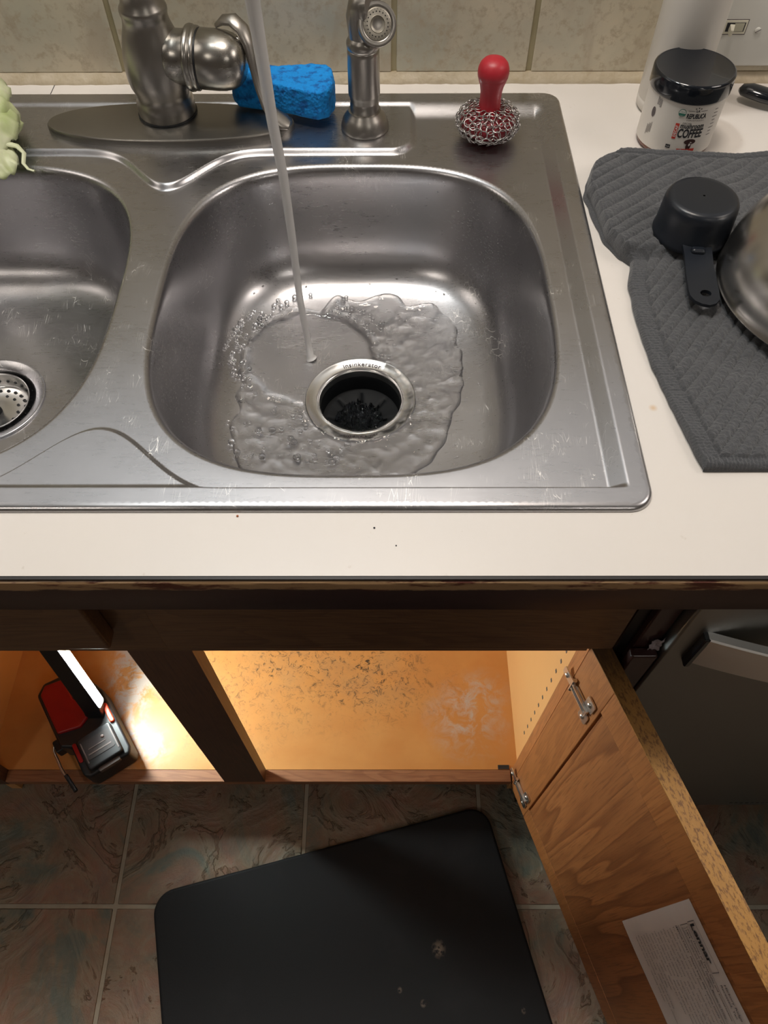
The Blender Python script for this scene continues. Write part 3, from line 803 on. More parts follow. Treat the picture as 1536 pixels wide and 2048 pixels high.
fp_ = MB().lathe([(.0134, .0015), (.0134, .0027), (.0128, .0030), (.0075, .0030), (.0070, .0036), (.0066, .0024), (.0035, .0014), (.0004, .0011)], n=40, mat=HM).build('spray_face', simple('spray_face_grey', (.42, .39, .33), .35, .6), sy, smooth=50)
mb = MB()
for k in range(20):
    a = 2 * PI * k / 20; p = HM @ Vector((.0102 * math.cos(a), .0102 * math.sin(a), .0028)); mb.sphere(p, .00068, 8, 4)
for k in range(26):
    a = 2 * PI * k / 26; p = HM @ Vector((.0121 * math.cos(a), .0121 * math.sin(a), .0028)); mb.sphere(p, .0004, 6, 4)
mb.build('nozzle_holes', BLACK, fp_)

# ================================================================== SPONGE
spz = FZ + .0085
pl = [(-.1640, .590), (-.1635, .574), (-.1590, .5655), (-.1450, .562), (-.1250, .558), (-.1000, .552), (-.0820, .5445), (-.0700, .541), (-.0600, .546), (-.0550, .560), (-.0540, .574), (-.0570, .590), (-.0620, .599), (-.0750, .603), (-.0950, .600), (-.1150, .597), (-.1350, .598), (-.1500, .601), (-.1600, .601)]
def densify(pl, d):
    out = []
    for i in range(len(pl)):
        a, b_ = pl[i], pl[(i + 1) % len(pl)]; k = max(1, int(math.dist(a, b_) / d))
        out += [(a[0] + (b_[0] - a[0]) * j / k, a[1] + (b_[1] - a[1]) * j / k) for j in range(k)]
    return out
pd = densify(pl, .0028); cx = sum(p[0] for p in pd) / len(pd); cy = sum(p[1] for p in pd) / len(pd)
vs = []; fs = []; npd = len(pd)
levs = [(.80, 0), (.95, .0), (.985, .0012), (1, .004)] + [(1, z) for z in (.008, .012, .016, .020, .024)] + [(.99, .0275), (.97, .0295), (.93, .0305), (.85, .031), (.72, .031), (.58, .031), (.44, .031), (.3, .031), (.15, .031), (.03, .031)]
for k, z in levs:
    for x, y in pd:
        X_, Y_ = cx + (x - cx) * k, cy + (y - cy) * k
        nn_ = noise.noise(Vector((X_ * 90, Y_ * 90, z * 90))) * .0011 + noise.noise(Vector((X_ * 320, Y_ * 320, z * 320))) * .0007
        tilt = -.0010 * (X_ - cx) / .05 - .0040 * (1 - ((X_ - cx) / .055)**2) * (z / .031) * .5
        vs.append((X_ + nn_ * (1 if k > .9 else 0), Y_ - abs(nn_) * .5 * (1 if k > .9 else 0), spz + z + (nn_ if z > .02 else 0) + tilt + .0015))
for i in range(len(levs) - 1):
    for k in range(npd):
        a, b_ = i * npd + k, i * npd + (k + 1) % npd; fs.append((a, b_, b_ + npd, a + npd))
fs.append(tuple(range(npd))[::-1]); fs.append(tuple((len(levs) - 1) * npd + k for k in range(npd)))
tag(MB().add(vs, fs).build('sponge', SPONGE, smooth=60), 'bright blue cellulose sponge leaning between faucet and side sprayer', 'sponge')

# ================================================================== SCRUBBER
cx, cy = .1070, .5350; z0 = float(H(cx, cy)); 
scb = thing('chainmail_scrubber', 'red handled scrubber with a steel chainmail head on the sink corner', 'scrubber', (cx, cy, z0))
MB().lathe([(.0165, z0 + .022), (.0140, z0 + .0255), (.0122, z0 + .029), (.0112, z0 + .034), (.0108, z0 + .042), (.0110, z0 + .048), (.0122, z0 + .054), (.0142, z0 + .0595), (.0150, z0 + .0622), (.0153, z0 + .0625), (.0158, z0 + .0665), (.0154, z0 + .0705), (.0138, z0 + .0748), (.0108, z0 + .0780), (.0060, z0 + .0800), (.0010, z0 + .0806)],
           (cx, cy, 0), 40).build('handle', RED, scb, smooth=60)
ea, eb = .0300, .0150; ez = z0 + .0172
core = MB().lathe([((ea - .001) * math.cos(a), ez + eb * math.sin(a)) for a in [R(d) for d in range(-88, 60, 9)]], (cx, cy, 0), 36).build('core', simple('dark_red_silicone', (.22, .010, .018), .5), scb, smooth=60)
rm = bpy.data.meshes.new('ring'); vs = []; fs = []
for i in range(12):
    for j in range(4):
        a, b_ = 2 * PI * i / 12, PI / 2 * j; r_ = .0041 + .00055 * math.cos(b_)
        vs.append((r_ * math.cos(a), r_ * math.sin(a), .00055 * math.sin(b_)))
        fs.append((i * 4 + j, ((i + 1) % 12) * 4 + j, ((i + 1) % 12) * 4 + (j + 1) % 4, i * 4 + (j + 1) % 4))
rm.from_pydata(vs, [], fs); rm.materials.append(RINGM)
for p in rm.polygons: p.use_smooth = True
rows = [(-45, 21), (-26, 27), (-8, 30), (9, 30), (25, 28), (40, 25), (53, 21), (63, 16)]
for ri, (lat, cnt) in enumerate(rows):
    for k in range(cnt):
        la = R(lat + random.uniform(-4, 4)); lo = 2 * PI * (k + .5 * (ri % 2) + random.uniform(-.2, .2)) / cnt
        nx_, ny_, nz_ = math.cos(la) * math.cos(lo), math.cos(la) * math.sin(lo), math.sin(la)
        p = Vector(((ea + .0024) * nx_, (ea + .0024) * ny_, (eb + .0022) * nz_ + ez - z0))
        nrm = Vector((nx_ / ea, ny_ / ea, nz_ / eb)).normalized()
        nrm = (nrm + Vector([random.uniform(-.42, .42) for _ in range(3)])).normalized()
        if p.z < .0035: continue
        o = bpy.data.objects.new('ring', rm); col.objects.link(o); o.parent = scb
        o.location = p; o.rotation_mode = 'QUATERNION'; o.rotation_quaternion = nrm.to_track_quat('Z', 'Y')

# ================================================================== COFFEE JAR
JX, JY, JR = .3015, .5225, .0375
jar = thing('coffee_jar', 'white labelled coffee jar with glossy black screw lid behind the towel', 'jar', (JX, JY, ZC))
MB().lathe([(.030, ZC), (.0345, ZC + .0005), (.0368, ZC + .002), (JR, ZC + .005), (JR, ZC + .0635), (.0365, ZC + .0665), (.035, ZC + .069)], (JX, JY, 0), 72).build('jar_body', AMBER, jar, smooth=50)
def jlevels(r): return [(r, ZC + .0058), (r + .00025, ZC + .006), (r + .00025, ZC + .0565), (r, ZC + .0567)]
lab = MB().lathe(jlevels(JR + .0001), (JX, JY, 0), 96, cap=False).build('label', LABELM, jar, smooth=50)
MB().lathe([(.0383, ZC + .0570), (.0392, ZC + .0575), (.0395, ZC + .0585), (.0395, ZC + .0725), (.0390, ZC + .0740), (.0375, ZC + .0748), (.0372, ZC + .0746), (.0362, ZC + .0744), (.001, ZC + .0744)], (JX, JY, 0), 96).build('lid', BLACKG, jar, smooth=50)
PHI0 = R(-103)     # direction the label faces
def on_jar(geo, u0, v0, mat, nm='label_print', rot=0, lift=.0005):
    vs, fs = geo; out = []
    for x, y in vs:
        if rot: x, y = x * math.cos(rot) - y * math.sin(rot), x * math.sin(rot) + y * math.cos(rot)
        a = PHI0 + (u0 + x) / JR; r_ = JR + .0001 + lift
        out.append((JX + r_ * math.cos(a), JY + r_ * math.sin(a), ZC + .0045 + (v0 + y) * 1.04))
    return MB().add(out, fs).build(nm, mat, lab, smooth=0)
def rect(w_, h_, n=8):
    vs = []; fs = []
    for i in range(n + 1): vs += [(w_ * i / n - w_ / 2, -h_ / 2), (w_ * i / n - w_ / 2, h_ / 2)]
    for i in range(n): fs.append((2 * i, 2 * i + 2, 2 * i + 3, 2 * i + 1))
    return vs, fs
def disc(r_, n=24, sx=1, sy_=1): return [(r_ * sx * math.cos(2 * PI * k / n), r_ * sy_ * math.sin(2 * PI * k / n)) for k in range(n)], [tuple(range(n))]
U = .0105
on_jar(text_geo('LA', .0030, 1, 0, .0001, 'CENTER'), U, .0440, DARKP)
on_jar(rect(.0065, .0003), U - .0062, .0450, DARKP); on_jar(rect(.0065, .0003), U + .0062, .0450, DARKP)
for dx in (-.0025, 0, .0025): on_jar(disc(.0006, 8), U + dx, .0478 - abs(dx) * .25, DARKP)
on_jar(text_geo('REPUBLICA', .0062, .62, .0, .00022, 'CENTER'), U, .0380, DARKP)
on_jar(text_geo('SUPERFOODS', .0020, 1.0, 0, 0, 'CENTER', 1.5), U, .0354, GREYP)
on_jar(text_geo('DECAF', .0026, 1, 0, 0, 'LEFT'), U - .0110, .0322, DARKP)
on_jar(text_geo('mushroom', .0066, .80, .0, .00018, 'CENTER'), U - .0005, .0285, DARKP)
on_jar(text_geo('COFFEE', .0118, .60, .0, .0004, 'CENTER'), U - .0005, .0195, DARKP)
on_jar(rect(.0036, .0150), U - .0152, .0250, REDP)
on_jar(text_geo('DECAF', .0034, 1, 0, .00012, 'CENTER', 1.1), U - .0140, .0250, WHITEPR, rot=PI / 2, lift=.0008)
# mushroom mark
on_jar(disc(.0058, 24, 1, .48), U + .002, .0152, BROWNP); on_jar(disc(.0026, 20, 1, 1.5), U + .0018, .0108, BROWNP); on_jar(disc(.0010, 14, 1, 1.4), U + .0022, .0125, WHITEPR, lift=.0008)
on_jar(rect(.018, .0030), U, .0068, REDP)
on_jar(disc(.0036), U - .0142, .0425, GREENP); on_jar(disc(.0031), U - .0142, .0425, WHITEPR, lift=.0007); on_jar(rect(.0058, .0022), U - .0142, .0412, GREENP, lift=.0009)
on_jar(text_geo('USDA', .0018, 1, 0, 0, 'CENTER'), U - .0142, .0430, GREENP, lift=.0009)
on_jar(rect(.0045, .0034), U - .0180, .0095, DARKP); on_jar(text_geo('CUP', .0018, 1, 0, 0, 'CENTER'), U - .0180, .0088, WHITEPR, lift=.0008)
for k, (du, v0) in enumerate(((.021, .044), (.0215, .0405), (.0215, .037), (.0215, .0335), (.0215, .030), (.0215, .0265), (.021, .023), (.021, .0195))): on_jar(rect(.0040 + .0012 * (k % 3), .0006), U + du, v0, GREYP)
on_jar(disc(.0030, 20, .8, 1.6), -.0330, .034, GREYP)
for k in range(5): on_jar(rect(.0005, .008 - .001 * (k % 3)), -.031 + .0012 * k, .046 - .0004 * k, GREYP); on_jar(rect(.0005, .010 - .002 * (k % 2)), -.036 + .0013 * k, .016 + .001 * k, GREYP)

# ================================================================== WHITE BOTTLE
BXc, BYc = .3080, .5880
bt = thing('white_bottle', 'tall plain white plastic bottle behind the coffee jar against the wall', 'bottle', (BXc, BYc, ZC))
MB().lathe([(.026, ZC), (.0302, ZC + .001), (.0322, ZC + .004), (.0326, ZC + .009), (.0326, ZC + .0125), (.0322, ZC + .0132), (.0326, ZC + .0139), (.0326, ZC + .19), (.030, ZC + .205), (.020, ZC + .222), (.014, ZC + .226)], (BXc, BYc, 0), 64).build('bottle_body', WHITEP, bt, smooth=50)
MB().lathe([(.015, ZC + .222), (.015, ZC + .245), (.013, ZC + .247)], (BXc, BYc, 0), 32).build('cap', WHITEP, bt)

# ================================================================== SWITCH PLATE
YP = YW - .0005
sw = thing('switch_plate', 'white multi-gang wall plate with a sideways toggle on the tiled wall', 'switch plate', (.43, YP, .99))
xf = lambda b_, *a: b_.box(*a)
MB().box(.3365, .520, YP - .0060, YP - .0002, .9325, 1.047).build('plate', PLATE, sw, smooth=30, bevel=.0018)
sf = MB(); 
tfr = MB().box(.3630, .3878, YP - .0068, YP - .0056, .9665, .9800).build('toggle_frame', IVORY, sw, smooth=0, bevel=.0004)
MB().box(.3622, .3886, YP - .0063, YP - .0055, .9657, .9808).build('toggle_gap', GREYP, sw, smooth=0)
MB().box(.3658, .3858, YP - .0071, YP - .0066, .9690, .9778).build('toggle_slot', DARKP, sw, smooth=0)
MB().box(.3742, .3845, YP - .0076, YP - .0069, .9695, .9773).build('toggle_base', simple('dull_ivory', (.45, .44, .34), .5), sw, smooth=0)
MB().prism([(0, 0), (.0052, 0), (.0040, .0100), (.0010, .0100)], -.0035, .0035, frame((.3690, YP - .0066, .9735), (1, -.15, 0), (-.22, -1, -.25), (0, -.25, 1))).build('toggle', IVORY, sw, smooth=0, bevel=.0006)
scw = MB().lathe([(.0032, 0), (.0032, .0008), (.0026, .0014), (.001, .0016)], n=24, mat=frame((.4015, YP - .0058, .9697), (1, 0, 0), (0, 0, 1), (0, -1, 0))).build('plate_screw', PLATE, sw, smooth=50)
MB().box(-.003, .003, -.0003, .0003, .0012, .0018, frame((.4015, YP - .0058, .9697), (.85, 0, .5), (-.5, 0, .85), (0, -1, 0))).build('screw_slot', GREYP, scw, smooth=0)

# ================================================================== BLACK HANDLE beside jar
bh = [(.3905, .6030, ZC + .0100), (.3925, .6015, ZC + .0115), (.400, .597, ZC + .0125), (.412, .589, ZC + .0120), (.425, .582, ZC + .0110), (.445, .574, ZC + .0100), (.470, .566, ZC + .0095), (.52, .552, ZC + .009)]
ut = thing('serving_spoon', 'glossy black handled utensil lying right of the coffee jar', 'utensil', (.43, .583, ZC))
MB().tube(bh, [.0040, .0085, .0108, .0112, .0100, .0080, .0065, .0060], 20, .62, ref=Vector((0, 0, 1))).build('handle', BLACKG, ut, smooth=60)
MB().tube([(.50, .557, ZC + .0095), (.54, .545, ZC + .008), (.56, .538, ZC + .0075), (.59, .528, ZC + .009), (.61, .521, ZC + .012)], [.004, .006, .020, .026, .012], 20, [.8, .5, .16, .14, .16]).build('spoon_bowl', CHROME, ut)

# ================================================================== TOWEL
TLy = [.0885, .095, .150, .204, .250, .289, .305, .319, .330, .351, .404, .420, .440, .455, .468, .477, .4825]
TLx = [.2330, .2315, .2220, .2144, .2122, .2134, .2165, .2205, .2120, .2040, .1985, .1958, .1985, .2050, .2200, .2330, .2480]
def towel_x(y): return float(np.interp(y, TLy, TLx)) + .0012 * noise.noise(Vector((y * 60, 0, 3)))
NY, NX = 420, 360; XR = .545
vs = []; fs = []
for j in range(NY + 1):
    y = .0885 + (.4825 - .0885) * j / NY; xl = towel_x(y)
    for i in range(NX + 1):
        f = i / NX; x = xl + (XR - xl) * f**1.25
        d = x - xl; upper = float(sm((y - .318 - .10 * max(0, x - .24)) / .012))
        fold = upper * math.exp(-max(0, x - .22) / .16)
        base = .0052 + .0085 * fold + .0030 * noise.noise(Vector((x * 14, y * 14, 1))) + .0016 * noise.noise(Vector((x * 38, y * 38, 2)))
        wob = .0035 * noise.noise(Vector((x * 22, y * 22, 8)))
        a_ = R(38) if upper > .5 else R(52)
        per = .0118 if upper > .5 else .0095
        q = (-(x) * math.sin(a_) + (y) * math.cos(a_) + wob) / per
        rib = abs(math.sin(PI * q))**.36 * (1 + .14 * noise.noise(Vector((x * 160, y * 160, 2))))
        amp = .0046 if upper > .5 else .0042
        hem = (d < .0145 and upper < .5) or y < .0975
        hemtop = y > .471
        if hem or hemtop: rib = .75; amp = .0018; base += .0004 * math.sin((y if not y < .0975 else x) * 2 * PI / .0028)
        seam = math.exp(-((d - .0150) / .0008)**2) * (.0012 if upper < .5 else 0) + math.exp(-((y - .470) / .0008)**2) * .0015
        if hemtop: base += .0030 * math.sin(min(1, (y - .471) / .0115) * PI)
        lo = math.exp(-d / .003); z = base + amp * rib - seam + .0007 * noise.noise(Vector((x * 400, y * 400, 0)))
        edge = min(1, d / .0035 + .25, (y - .0885) / .0035 + .25, (.4825 - y) / .0035 + .25)
        z *= math.sqrt(max(0, edge))
        vs.append((x, y, ZC + max(.0012, z)))
st = NX + 1
for j in range(NY):
    for i in range(NX): a = j * st + i; fs.append((a, a + 1, a + st + 1, a + st))
bd = [i for i in range(st)] + [j * st + NX for j in range(1, NY + 1)] + [NY * st + i for i in range(NX - 1, -1, -1)] + [j * st for j in range(NY - 1, 0, -1)]
o = len(vs); vs += [(vs[k][0] + (.0012 if k % st == 0 else 0), vs[k][1], ZC + .0003) for k in bd]
fs += [(bd[k], o + k, o + (k + 1) % len(bd), bd[(k + 1) % len(bd)]) for k in range(len(bd))]
tw = thing('towel', 'dark grey ribbed terry towel spread on the worktop right of the sink', 'towel', (.38, .28, ZC))
MB().add(vs, fs).build('cloth', TOWEL, tw, smooth=180)
# second layer of the towel peeping out at the folded corner
vs = []; fs = []
for j in range(41):
    y = .327 + .132 * j / 40; k = math.sin(PI * j / 40)
    xl = towel_x(y) - .0052 * k * (.6 + .5 * noise.noise(Vector((y * 45, 4, 1))))
    for i in range(9):
        x = xl + .022 * i / 8; vs.append((x, y, ZC + .0012 + .0042 * math.sin(min(1, i / 4) * PI / 2) * (.5 + .5 * k)))
for j in range(40):
    for i in range(8): a = j * 9 + i; fs.append((a, a + 1, a + 10, a + 9))
MB().add(vs, fs).build('under_fold', TOWEL, tw, smooth=180)
mb = MB()
for k in range(9):
    x = .2380 + .0038 * k; y = .482 + random.uniform(-.001, .001); z = ZC + .008
    mb.tube([(x, y, z), (x + random.uniform(-.003, .001), y + .004, z + .003), (x + random.uniform(-.007, .002), y + .006, z + random.uniform(-.001, .005))], .00035, 5)
mb.build('loose_threads', TOWEL, tw)['kind'] = 'stuff'

# ================================================================== MEASURING CUP (upside down)
MX, MY = .2765, .3470; mz = ZC + .0160; MT = .9680
cup = thing('measuring_cup', 'black plastic measuring cup standing upside down on the grey towel', 'measuring cup', (MX, MY, mz))
MB().lathe([(.0315, mz + .001), (.0338, mz), (.0342, mz + .002), (.0338, mz + .0045), (.0332, mz + .0055), (.0322, MT - .010), (.0316, MT - .0045), (.0300, MT - .0016), (.0280, MT - .0003), (.024, MT), (.001, MT)], (MX, MY, 0), 72, cap=False).build('cup_body', CUPM, cup, smooth=60)
hd = Vector((-.11, -1, 0)).normalized(); hs = Vector((1, -.11, 0)).normalized()
hz0 = mz + .0030
hv = []; hole_n = 24
prof_h = [(-.0125, .030), (-.0118, .045), (-.0122, .065), (-.0124, .085), (-.0118, .0930), (-.0085, .0990), (-.003, .1025), (.003, .1035), (.0085, .1010), (.0122, .0955), (.0130, .085), (.0122, .055), (.0125, .030)]
poly = [(MX + hs.x * s_ + hd.x * r_, MY + hs.y * s_ + hd.y * r_) for s_, r_ in prof_h][::-1]
hole_c = (MX + hs.x * .0015 + hd.x * .0890, MY + hs.y * .0015 + hd.y * .0890)
hp = [(hole_c[0] + .0046 * math.cos(2 * PI * k / hole_n), hole_c[1] + .0040 * math.sin(2 * PI * k / hole_n)) for k in range(hole_n)]
pp = [Vector(p) for p in poly + hp]; ee = [(i, (i + 1) % len(poly)) for i in range(len(poly))] + [(len(poly) + i, len(poly) + (i + 1) % hole_n) for i in range(hole_n)]
cv, _, cf, *_ = delaunay_2d_cdt(pp, ee, [], 1, 1e-7)
cf = [f for f in cf if math.hypot((sum(cv[i][0] for i in f) / len(f) - hole_c[0]) / .0046, (sum(cv[i][1] for i in f) / len(f) - hole_c[1]) / .0040) > .99]
mb = MB(); nv = len(cv)
def hzf(x, y): r_ = (Vector((x - MX, y - MY, 0))).dot(hd); return hz0 + .0032 * max(0, 1 - (r_ - .03) / .03)
mb.add([(p[0], p[1], hzf(*p) + .0028) for p in cv] + [(p[0], p[1], hzf(*p)) for p in cv], [tuple(f) for f in cf] + [tuple(i + nv for i in f)[::-1] for f in cf])
np_ = len(poly)
mb.f += [(i, i + nv, (i + 1) % np_ + nv, (i + 1) % np_) for i in range(np_)] + [(np_ + i, np_ + (i + 1) % hole_n, np_ + (i + 1) % hole_n + nv, np_ + i + nv) for i in range(hole_n)]
mb.build('handle', CUPM, cup, smooth=40)
MB().box(-.0062, .0062, -.004, .004, 0, .0075, frame((MX + hd.x * .0375, MY + hd.y * .0375, hz0 + .001), hs, hd, (0, 0, 1))).build('handle_neck', CUPM, cup, smooth=40, bevel=.003, segs=4)

# ================================================================== STEEL BOWL (upside down)
KX, KY = .3880, .2670; kz = ZC + .0175
bw = thing('mixing_bowl', 'brushed stainless steel bowl upside down on the towel beside the cup', 'bowl', (KX, KY, kz))
pr = [(.1040, kz), (.1048, kz + .0004), (.1048, kz + .0010), (.1040, kz + .0018)]
for d in range(6, 91, 6):
    a = R(d); pr.append((.1035 * math.cos(a)**.62, kz + .004 + .080 * math.sin(a)))
pr[-1] = (.002, pr[-1][1])
MB().lathe(pr, (KX, KY, 0), 96).build('bowl_shell', BOWLST, bw, smooth=60)

# ================================================================== LETTUCE
lt = thing('lettuce', 'pale green lettuce head resting on the sink ledge left of the faucet', 'lettuce', (-.42, .50, ZP))
def leaf(c, ax_, ay_, w_, l_, curl, seed, drop=0):
    vs = []; fs = []; n_ = 20
    for i in range(n_ + 1):
        for j in range(n_ + 1):
            u, v_ = i / n_ * 2 - 1, j / n_ * 2 - 1
            x = u * w_ * math.sqrt(max(.05, 1 - .75 * v_ * v_)); y = v_ * l_
            z = curl * (1 - u * u * .9 - v_ * v_ * .7) + .0045 * noise.noise(Vector((u * 2.6 + seed, v_ * 2.6, seed))) + .0035 * abs(u)**3 * math.sin(v_ * 13 + seed) - drop * max(0, u)
            p = Vector(c) + Vector(ax_) * x + Vector(ay_) * y + Vector(ax_).cross(Vector(ay_)) * z
            p.z = max(p.z, ZP + .0008 + .0004 * (i % 3)); vs.append(p)
    for i in range(n_):
        for j in range(n_): a = i * (n_ + 1) + j; fs.append((a, a + 1, a + n_ + 2, a + n_ + 1))
    return vs, fs
nv3 = lambda *a: Vector(a).normalized()
for (c, ax_, ay_, w_, l_, cu, sd) in [
    ((-.415, .505, .945), nv3(1, .1, -.25), nv3(-.1, 1, 0), .040, .045, .018, 1.3), ((-.402, .520, .946), nv3(1, 0, -.9), nv3(0, 1, .1), .028, .030, .012, 4.1),
    ((-.425, .545, .955), nv3(1, 0, -.3), nv3(0, 1, .2), .035, .035, .014, 7.7), ((-.402, .468, .935), nv3(1, -.5, -.5), nv3(.5, 1, 0), .034, .026, .008, 9.2),
    ((-.425, .450, .928), nv3(1, -.1, -.2), nv3(.1, 1, .2), .040, .022, .006, 2.9), ((-.43, .50, .930), nv3(1, 0, 0), nv3(0, 1, 0), .045, .055, .020, 6.5)]:
    ay2 = (ay_ - ax_ * ax_.dot(ay_)).normalized()
    vs, fs = leaf(c, ax_, ay2, w_, l_, cu, sd)
    o = MB().add(vs, fs).build('leaf', LEAF, lt, smooth=180)
    md = o.modifiers.new('solid', 'SOLIDIFY'); md.thickness = .0009
MB().tube([(-.385, .484, .936), (-.372, .482, .934), (-.366, .478, .929), (-.366, .468, .924), (-.361, .463, .921), (-.355, .462, .9195)], [.004, .003, .0024, .0021, .0020, .0018], 10, .6).build('stem', LEAF, lt)

# ================================================================== BASE CABINET
CX0, CX1 = -.640, .211; YF = .053; ZB, ZT = .128, .663
cab = thing('sink_cabinet', 'oak sink base cabinet under the worktop, doors open and orange inside', 'cabinet', (XS, YF, 0))
MB().box(CX0 - .017, CX0, YF + .019, .640, .0, ZC - .0375).build('side_panel', CWALL, cab, smooth=0)
MB().box(CX1, CX1 + .0095, YF + .019, .640, .0, ZC - .0375).build('side_panel', CWALL, cab, smooth=0)
MB().box(CX0, CX1, .628, .640, .0, ZC - .0375).build('back_panel', CWALL, cab, smooth=0)
MB().box(CX0, CX1, YF + .019, .628, ZB - .014, ZB + .0005).build('cabinet_floor', CFLOOR, cab, smooth=0)
MB().box(CX0, CX1, YF + .070, YF + .085, 0, ZB - .014).build('toe_kick', OAK_DK, cab, smooth=0)
S1, S2 = -.2587, -.1940
MB().box(S1, S2, YF, YF + .019, ZB, ZT).build('centre_stile', OAK_DKV, cab, smooth=0)
MB().box(.2012, CX1 + .0115, YF, YF + .019, ZB - .017, ZC - .0375).build('right_stile', OAK_IN, cab, smooth=0)  # door oak here puts the lit inner edge into the stile's colour
MB().box(CX0 - .017, CX0 + .030, YF, YF + .019, ZB - .017, ZC - .0375).build('left_stile', OAK_DKV, cab, smooth=0)
MB().box(CX0 + .030, .1990, YF, YF + .019, ZT, ZC - .0375).build('top_rail', OAK_DK, cab, smooth=0)
MB().box(CX0 + .030, .1990, YF, YF + .019, ZB - .017, ZB).build('bottom_rail', OAK_RAIL, cab, smooth=0, bevel=.001)
for x0, x1 in ((-.645, -.2555), (-.2040, .2100)):
    MB().box(x0, x1, YF - .0195, YF - .0003, .7120, ZC - .050).build('false_front', OAK_DK, cab, smooth=0, bevel=.003, segs=3)
mb = MB()
for k in range(18):
    z = .22 + .032 * k
    for y in (.104, .60): mb.box(CX1 - .0006, CX1 + .001, y - .0022, y + .0022, z - .0025, z + .0025)
mb.build('shelf_pin_holes', GREYP, cab, smooth=0)
MB().box(.1795, .1975, YF + .0195, YF + .0260, ZB + .0004, ZB + .0016).build('corner_notch', DARKP, cab, smooth=0)
# --- right door: local frame a (x, outwards), n (y, thickness), z
door = bpy.data.objects.new('door', None)
DW, DT, DZ0, DZ1 = .415, .0190, .1080, .6750
dvec = Vector((.3115, -.9503, 0)); ang = math.atan2(dvec.y, dvec.x)
mb = MB()
def dbox(b_, a0, a1, n0, n1, z0_, z1_): return b_.box(a0, a1, n0, n1, z0_, z1_)
# n=0 is the inner face (towards -x), n>0 the outer face: panel 5 mm recessed behind the frame, narrow groove around it
ga, gz0, gz1 = .0450, .1600, .6180
mb = MB(); dbox(mb, -.0055, ga - .0008, 0, DT, DZ0, DZ1)
dm = bpy.data.meshes.new('door')
door = mb.build('door', OAK_IN, cab, smooth=0, bevel=.0012)
door.location = Vector((.2025, .0470, 0)) - Vector((XS, YF, 0)); door.rotation_euler = (0, 0, ang)
me = door.data
for v_ in me.vertices: v_.co += Vector((XS, YF, 0))      # door mesh lives in the hinge frame
door['label'] = 'open right-hand oak door with a grooved panel, seen from inside'
def dpart(b_, nm, mat, **kw):
    o = b_.build(nm, mat, None, **kw); o.parent = door; return o
dpart(MB().box(ga - .0008, DW, 0, DT, DZ0, gz0 - .0006), 'bottom_rail', OAK_IN, smooth=0, bevel=.0008)
dpart(MB().box(ga - .0008, DW, 0, DT, gz1 + .0004, DZ1), 'top_rail', OAK_IN, smooth=0, bevel=.0004)
dpart(MB().box(ga - .0008, DW, .0060, DT - .004, gz0 - .0006, gz1 + .0004), 'panel_back', DARKP, smooth=0)
dpart(MB().box(ga + .0022, DW, .0002, .0060, gz0 + .0012, gz1 + .0002), 'centre_panel', OAK_PAN, smooth=0, bevel=.0006)
dpart(MB().box(-.0055, DW, -.0002 + DT * .0, DT - .0002, DZ1 - .0004, DZ1 + .0008), 'worn_top_edge', OAK_EDGE, smooth=0)['label'] = 'worn golden top edge of the open door'
# paper on the door
pa0, pa1, pz0, pz1 = .2200, .4080, .3850, .6120
DM = frame((0, 0, 0), (1, 0, 0), (0, 0, 1), (0, -1, 0))   # x -> a, y -> z, z -> out of the inner face
def dpaper(geo, a0, z0_, mat, lift=.0008, sx=1):
    vs, fs = geo
    return [(a0 + x * sx, -lift, z0_ + y) for x, y in vs], fs
ppp = []; 
vs = []; fs = []
for i in range(13):
    for j in range(13):
        a = pa0 + (pa1 - pa0) * i / 12; z = pz0 + (pz1 - pz0) * j / 12
        lift = .0004 + .0018 * (i / 12)**2 * 0 + .0009 * abs(noise.noise(Vector((a * 12, z * 12, 1))))
        vs.append((a, -lift, z))
for i in range(12):
    for j in range(12): a = i * 13 + j; fs.append((a, a + 1, a + 14, a + 13))
dpart(MB().add(vs, fs), 'paper_notice', PAPER)['label'] = 'printed white builder notice stuck on the inner door panel'
LF = .0018
mb = MB()
mb.add(*dpaper(text_geo('Lennar', .0135, .86, 0, .0005), .2385, .5885, None, LF))
dpart(mb, 'notice_heading', DARKP, smooth=0)
mb = MB()
def line_box(b_, a0, a1, z0_, z1_, w_=.0005):
    for x0, x1, y0, y1 in ((a0, a1, z0_, z0_ + w_), (a0, a1, z1_ - w_, z1_), (a0, a0 + w_, z0_, z1_), (a1 - w_, a1, z0_, z1_)):
        b_.add([(x0, -LF, y0), (x1, -LF, y0), (x1, -LF, y1), (x0, -LF, y1)], [(0, 1, 2, 3)])
line_box(mb, .2365, .2790, .5855, .6020, .0006); line_box(mb, .2375, .4000, .5640, .5835, .0006)
mb.add([(.2375, -LF, .5580), (.4, -LF, .5580), (.4, -LF, .5590), (.2375, -LF, .5590)], [(0, 1, 2, 3)])
for s, a0, z0_, sz_ in (('Hickory Ridge', .2880, .5985, .0062), ('Recessed, Tan', .2880, .5905, .0058),
                       ('Lennar Homes of Texas Sales and Construction', .2400, .5770, .0050), ('12454 Southfork Blvd  Houston', .2400, .5710, .0050), ('Customer Care and Warranty Office  Monday to Friday', .2400, .5655, .0042),
                       ('IMPORTANT  Please keep this notice inside the door', .2370, .5500, .0055)):
    mb.add(*dpaper(text_geo(s, sz_, .78, 0, .00008), a0, z0_, None, LF))
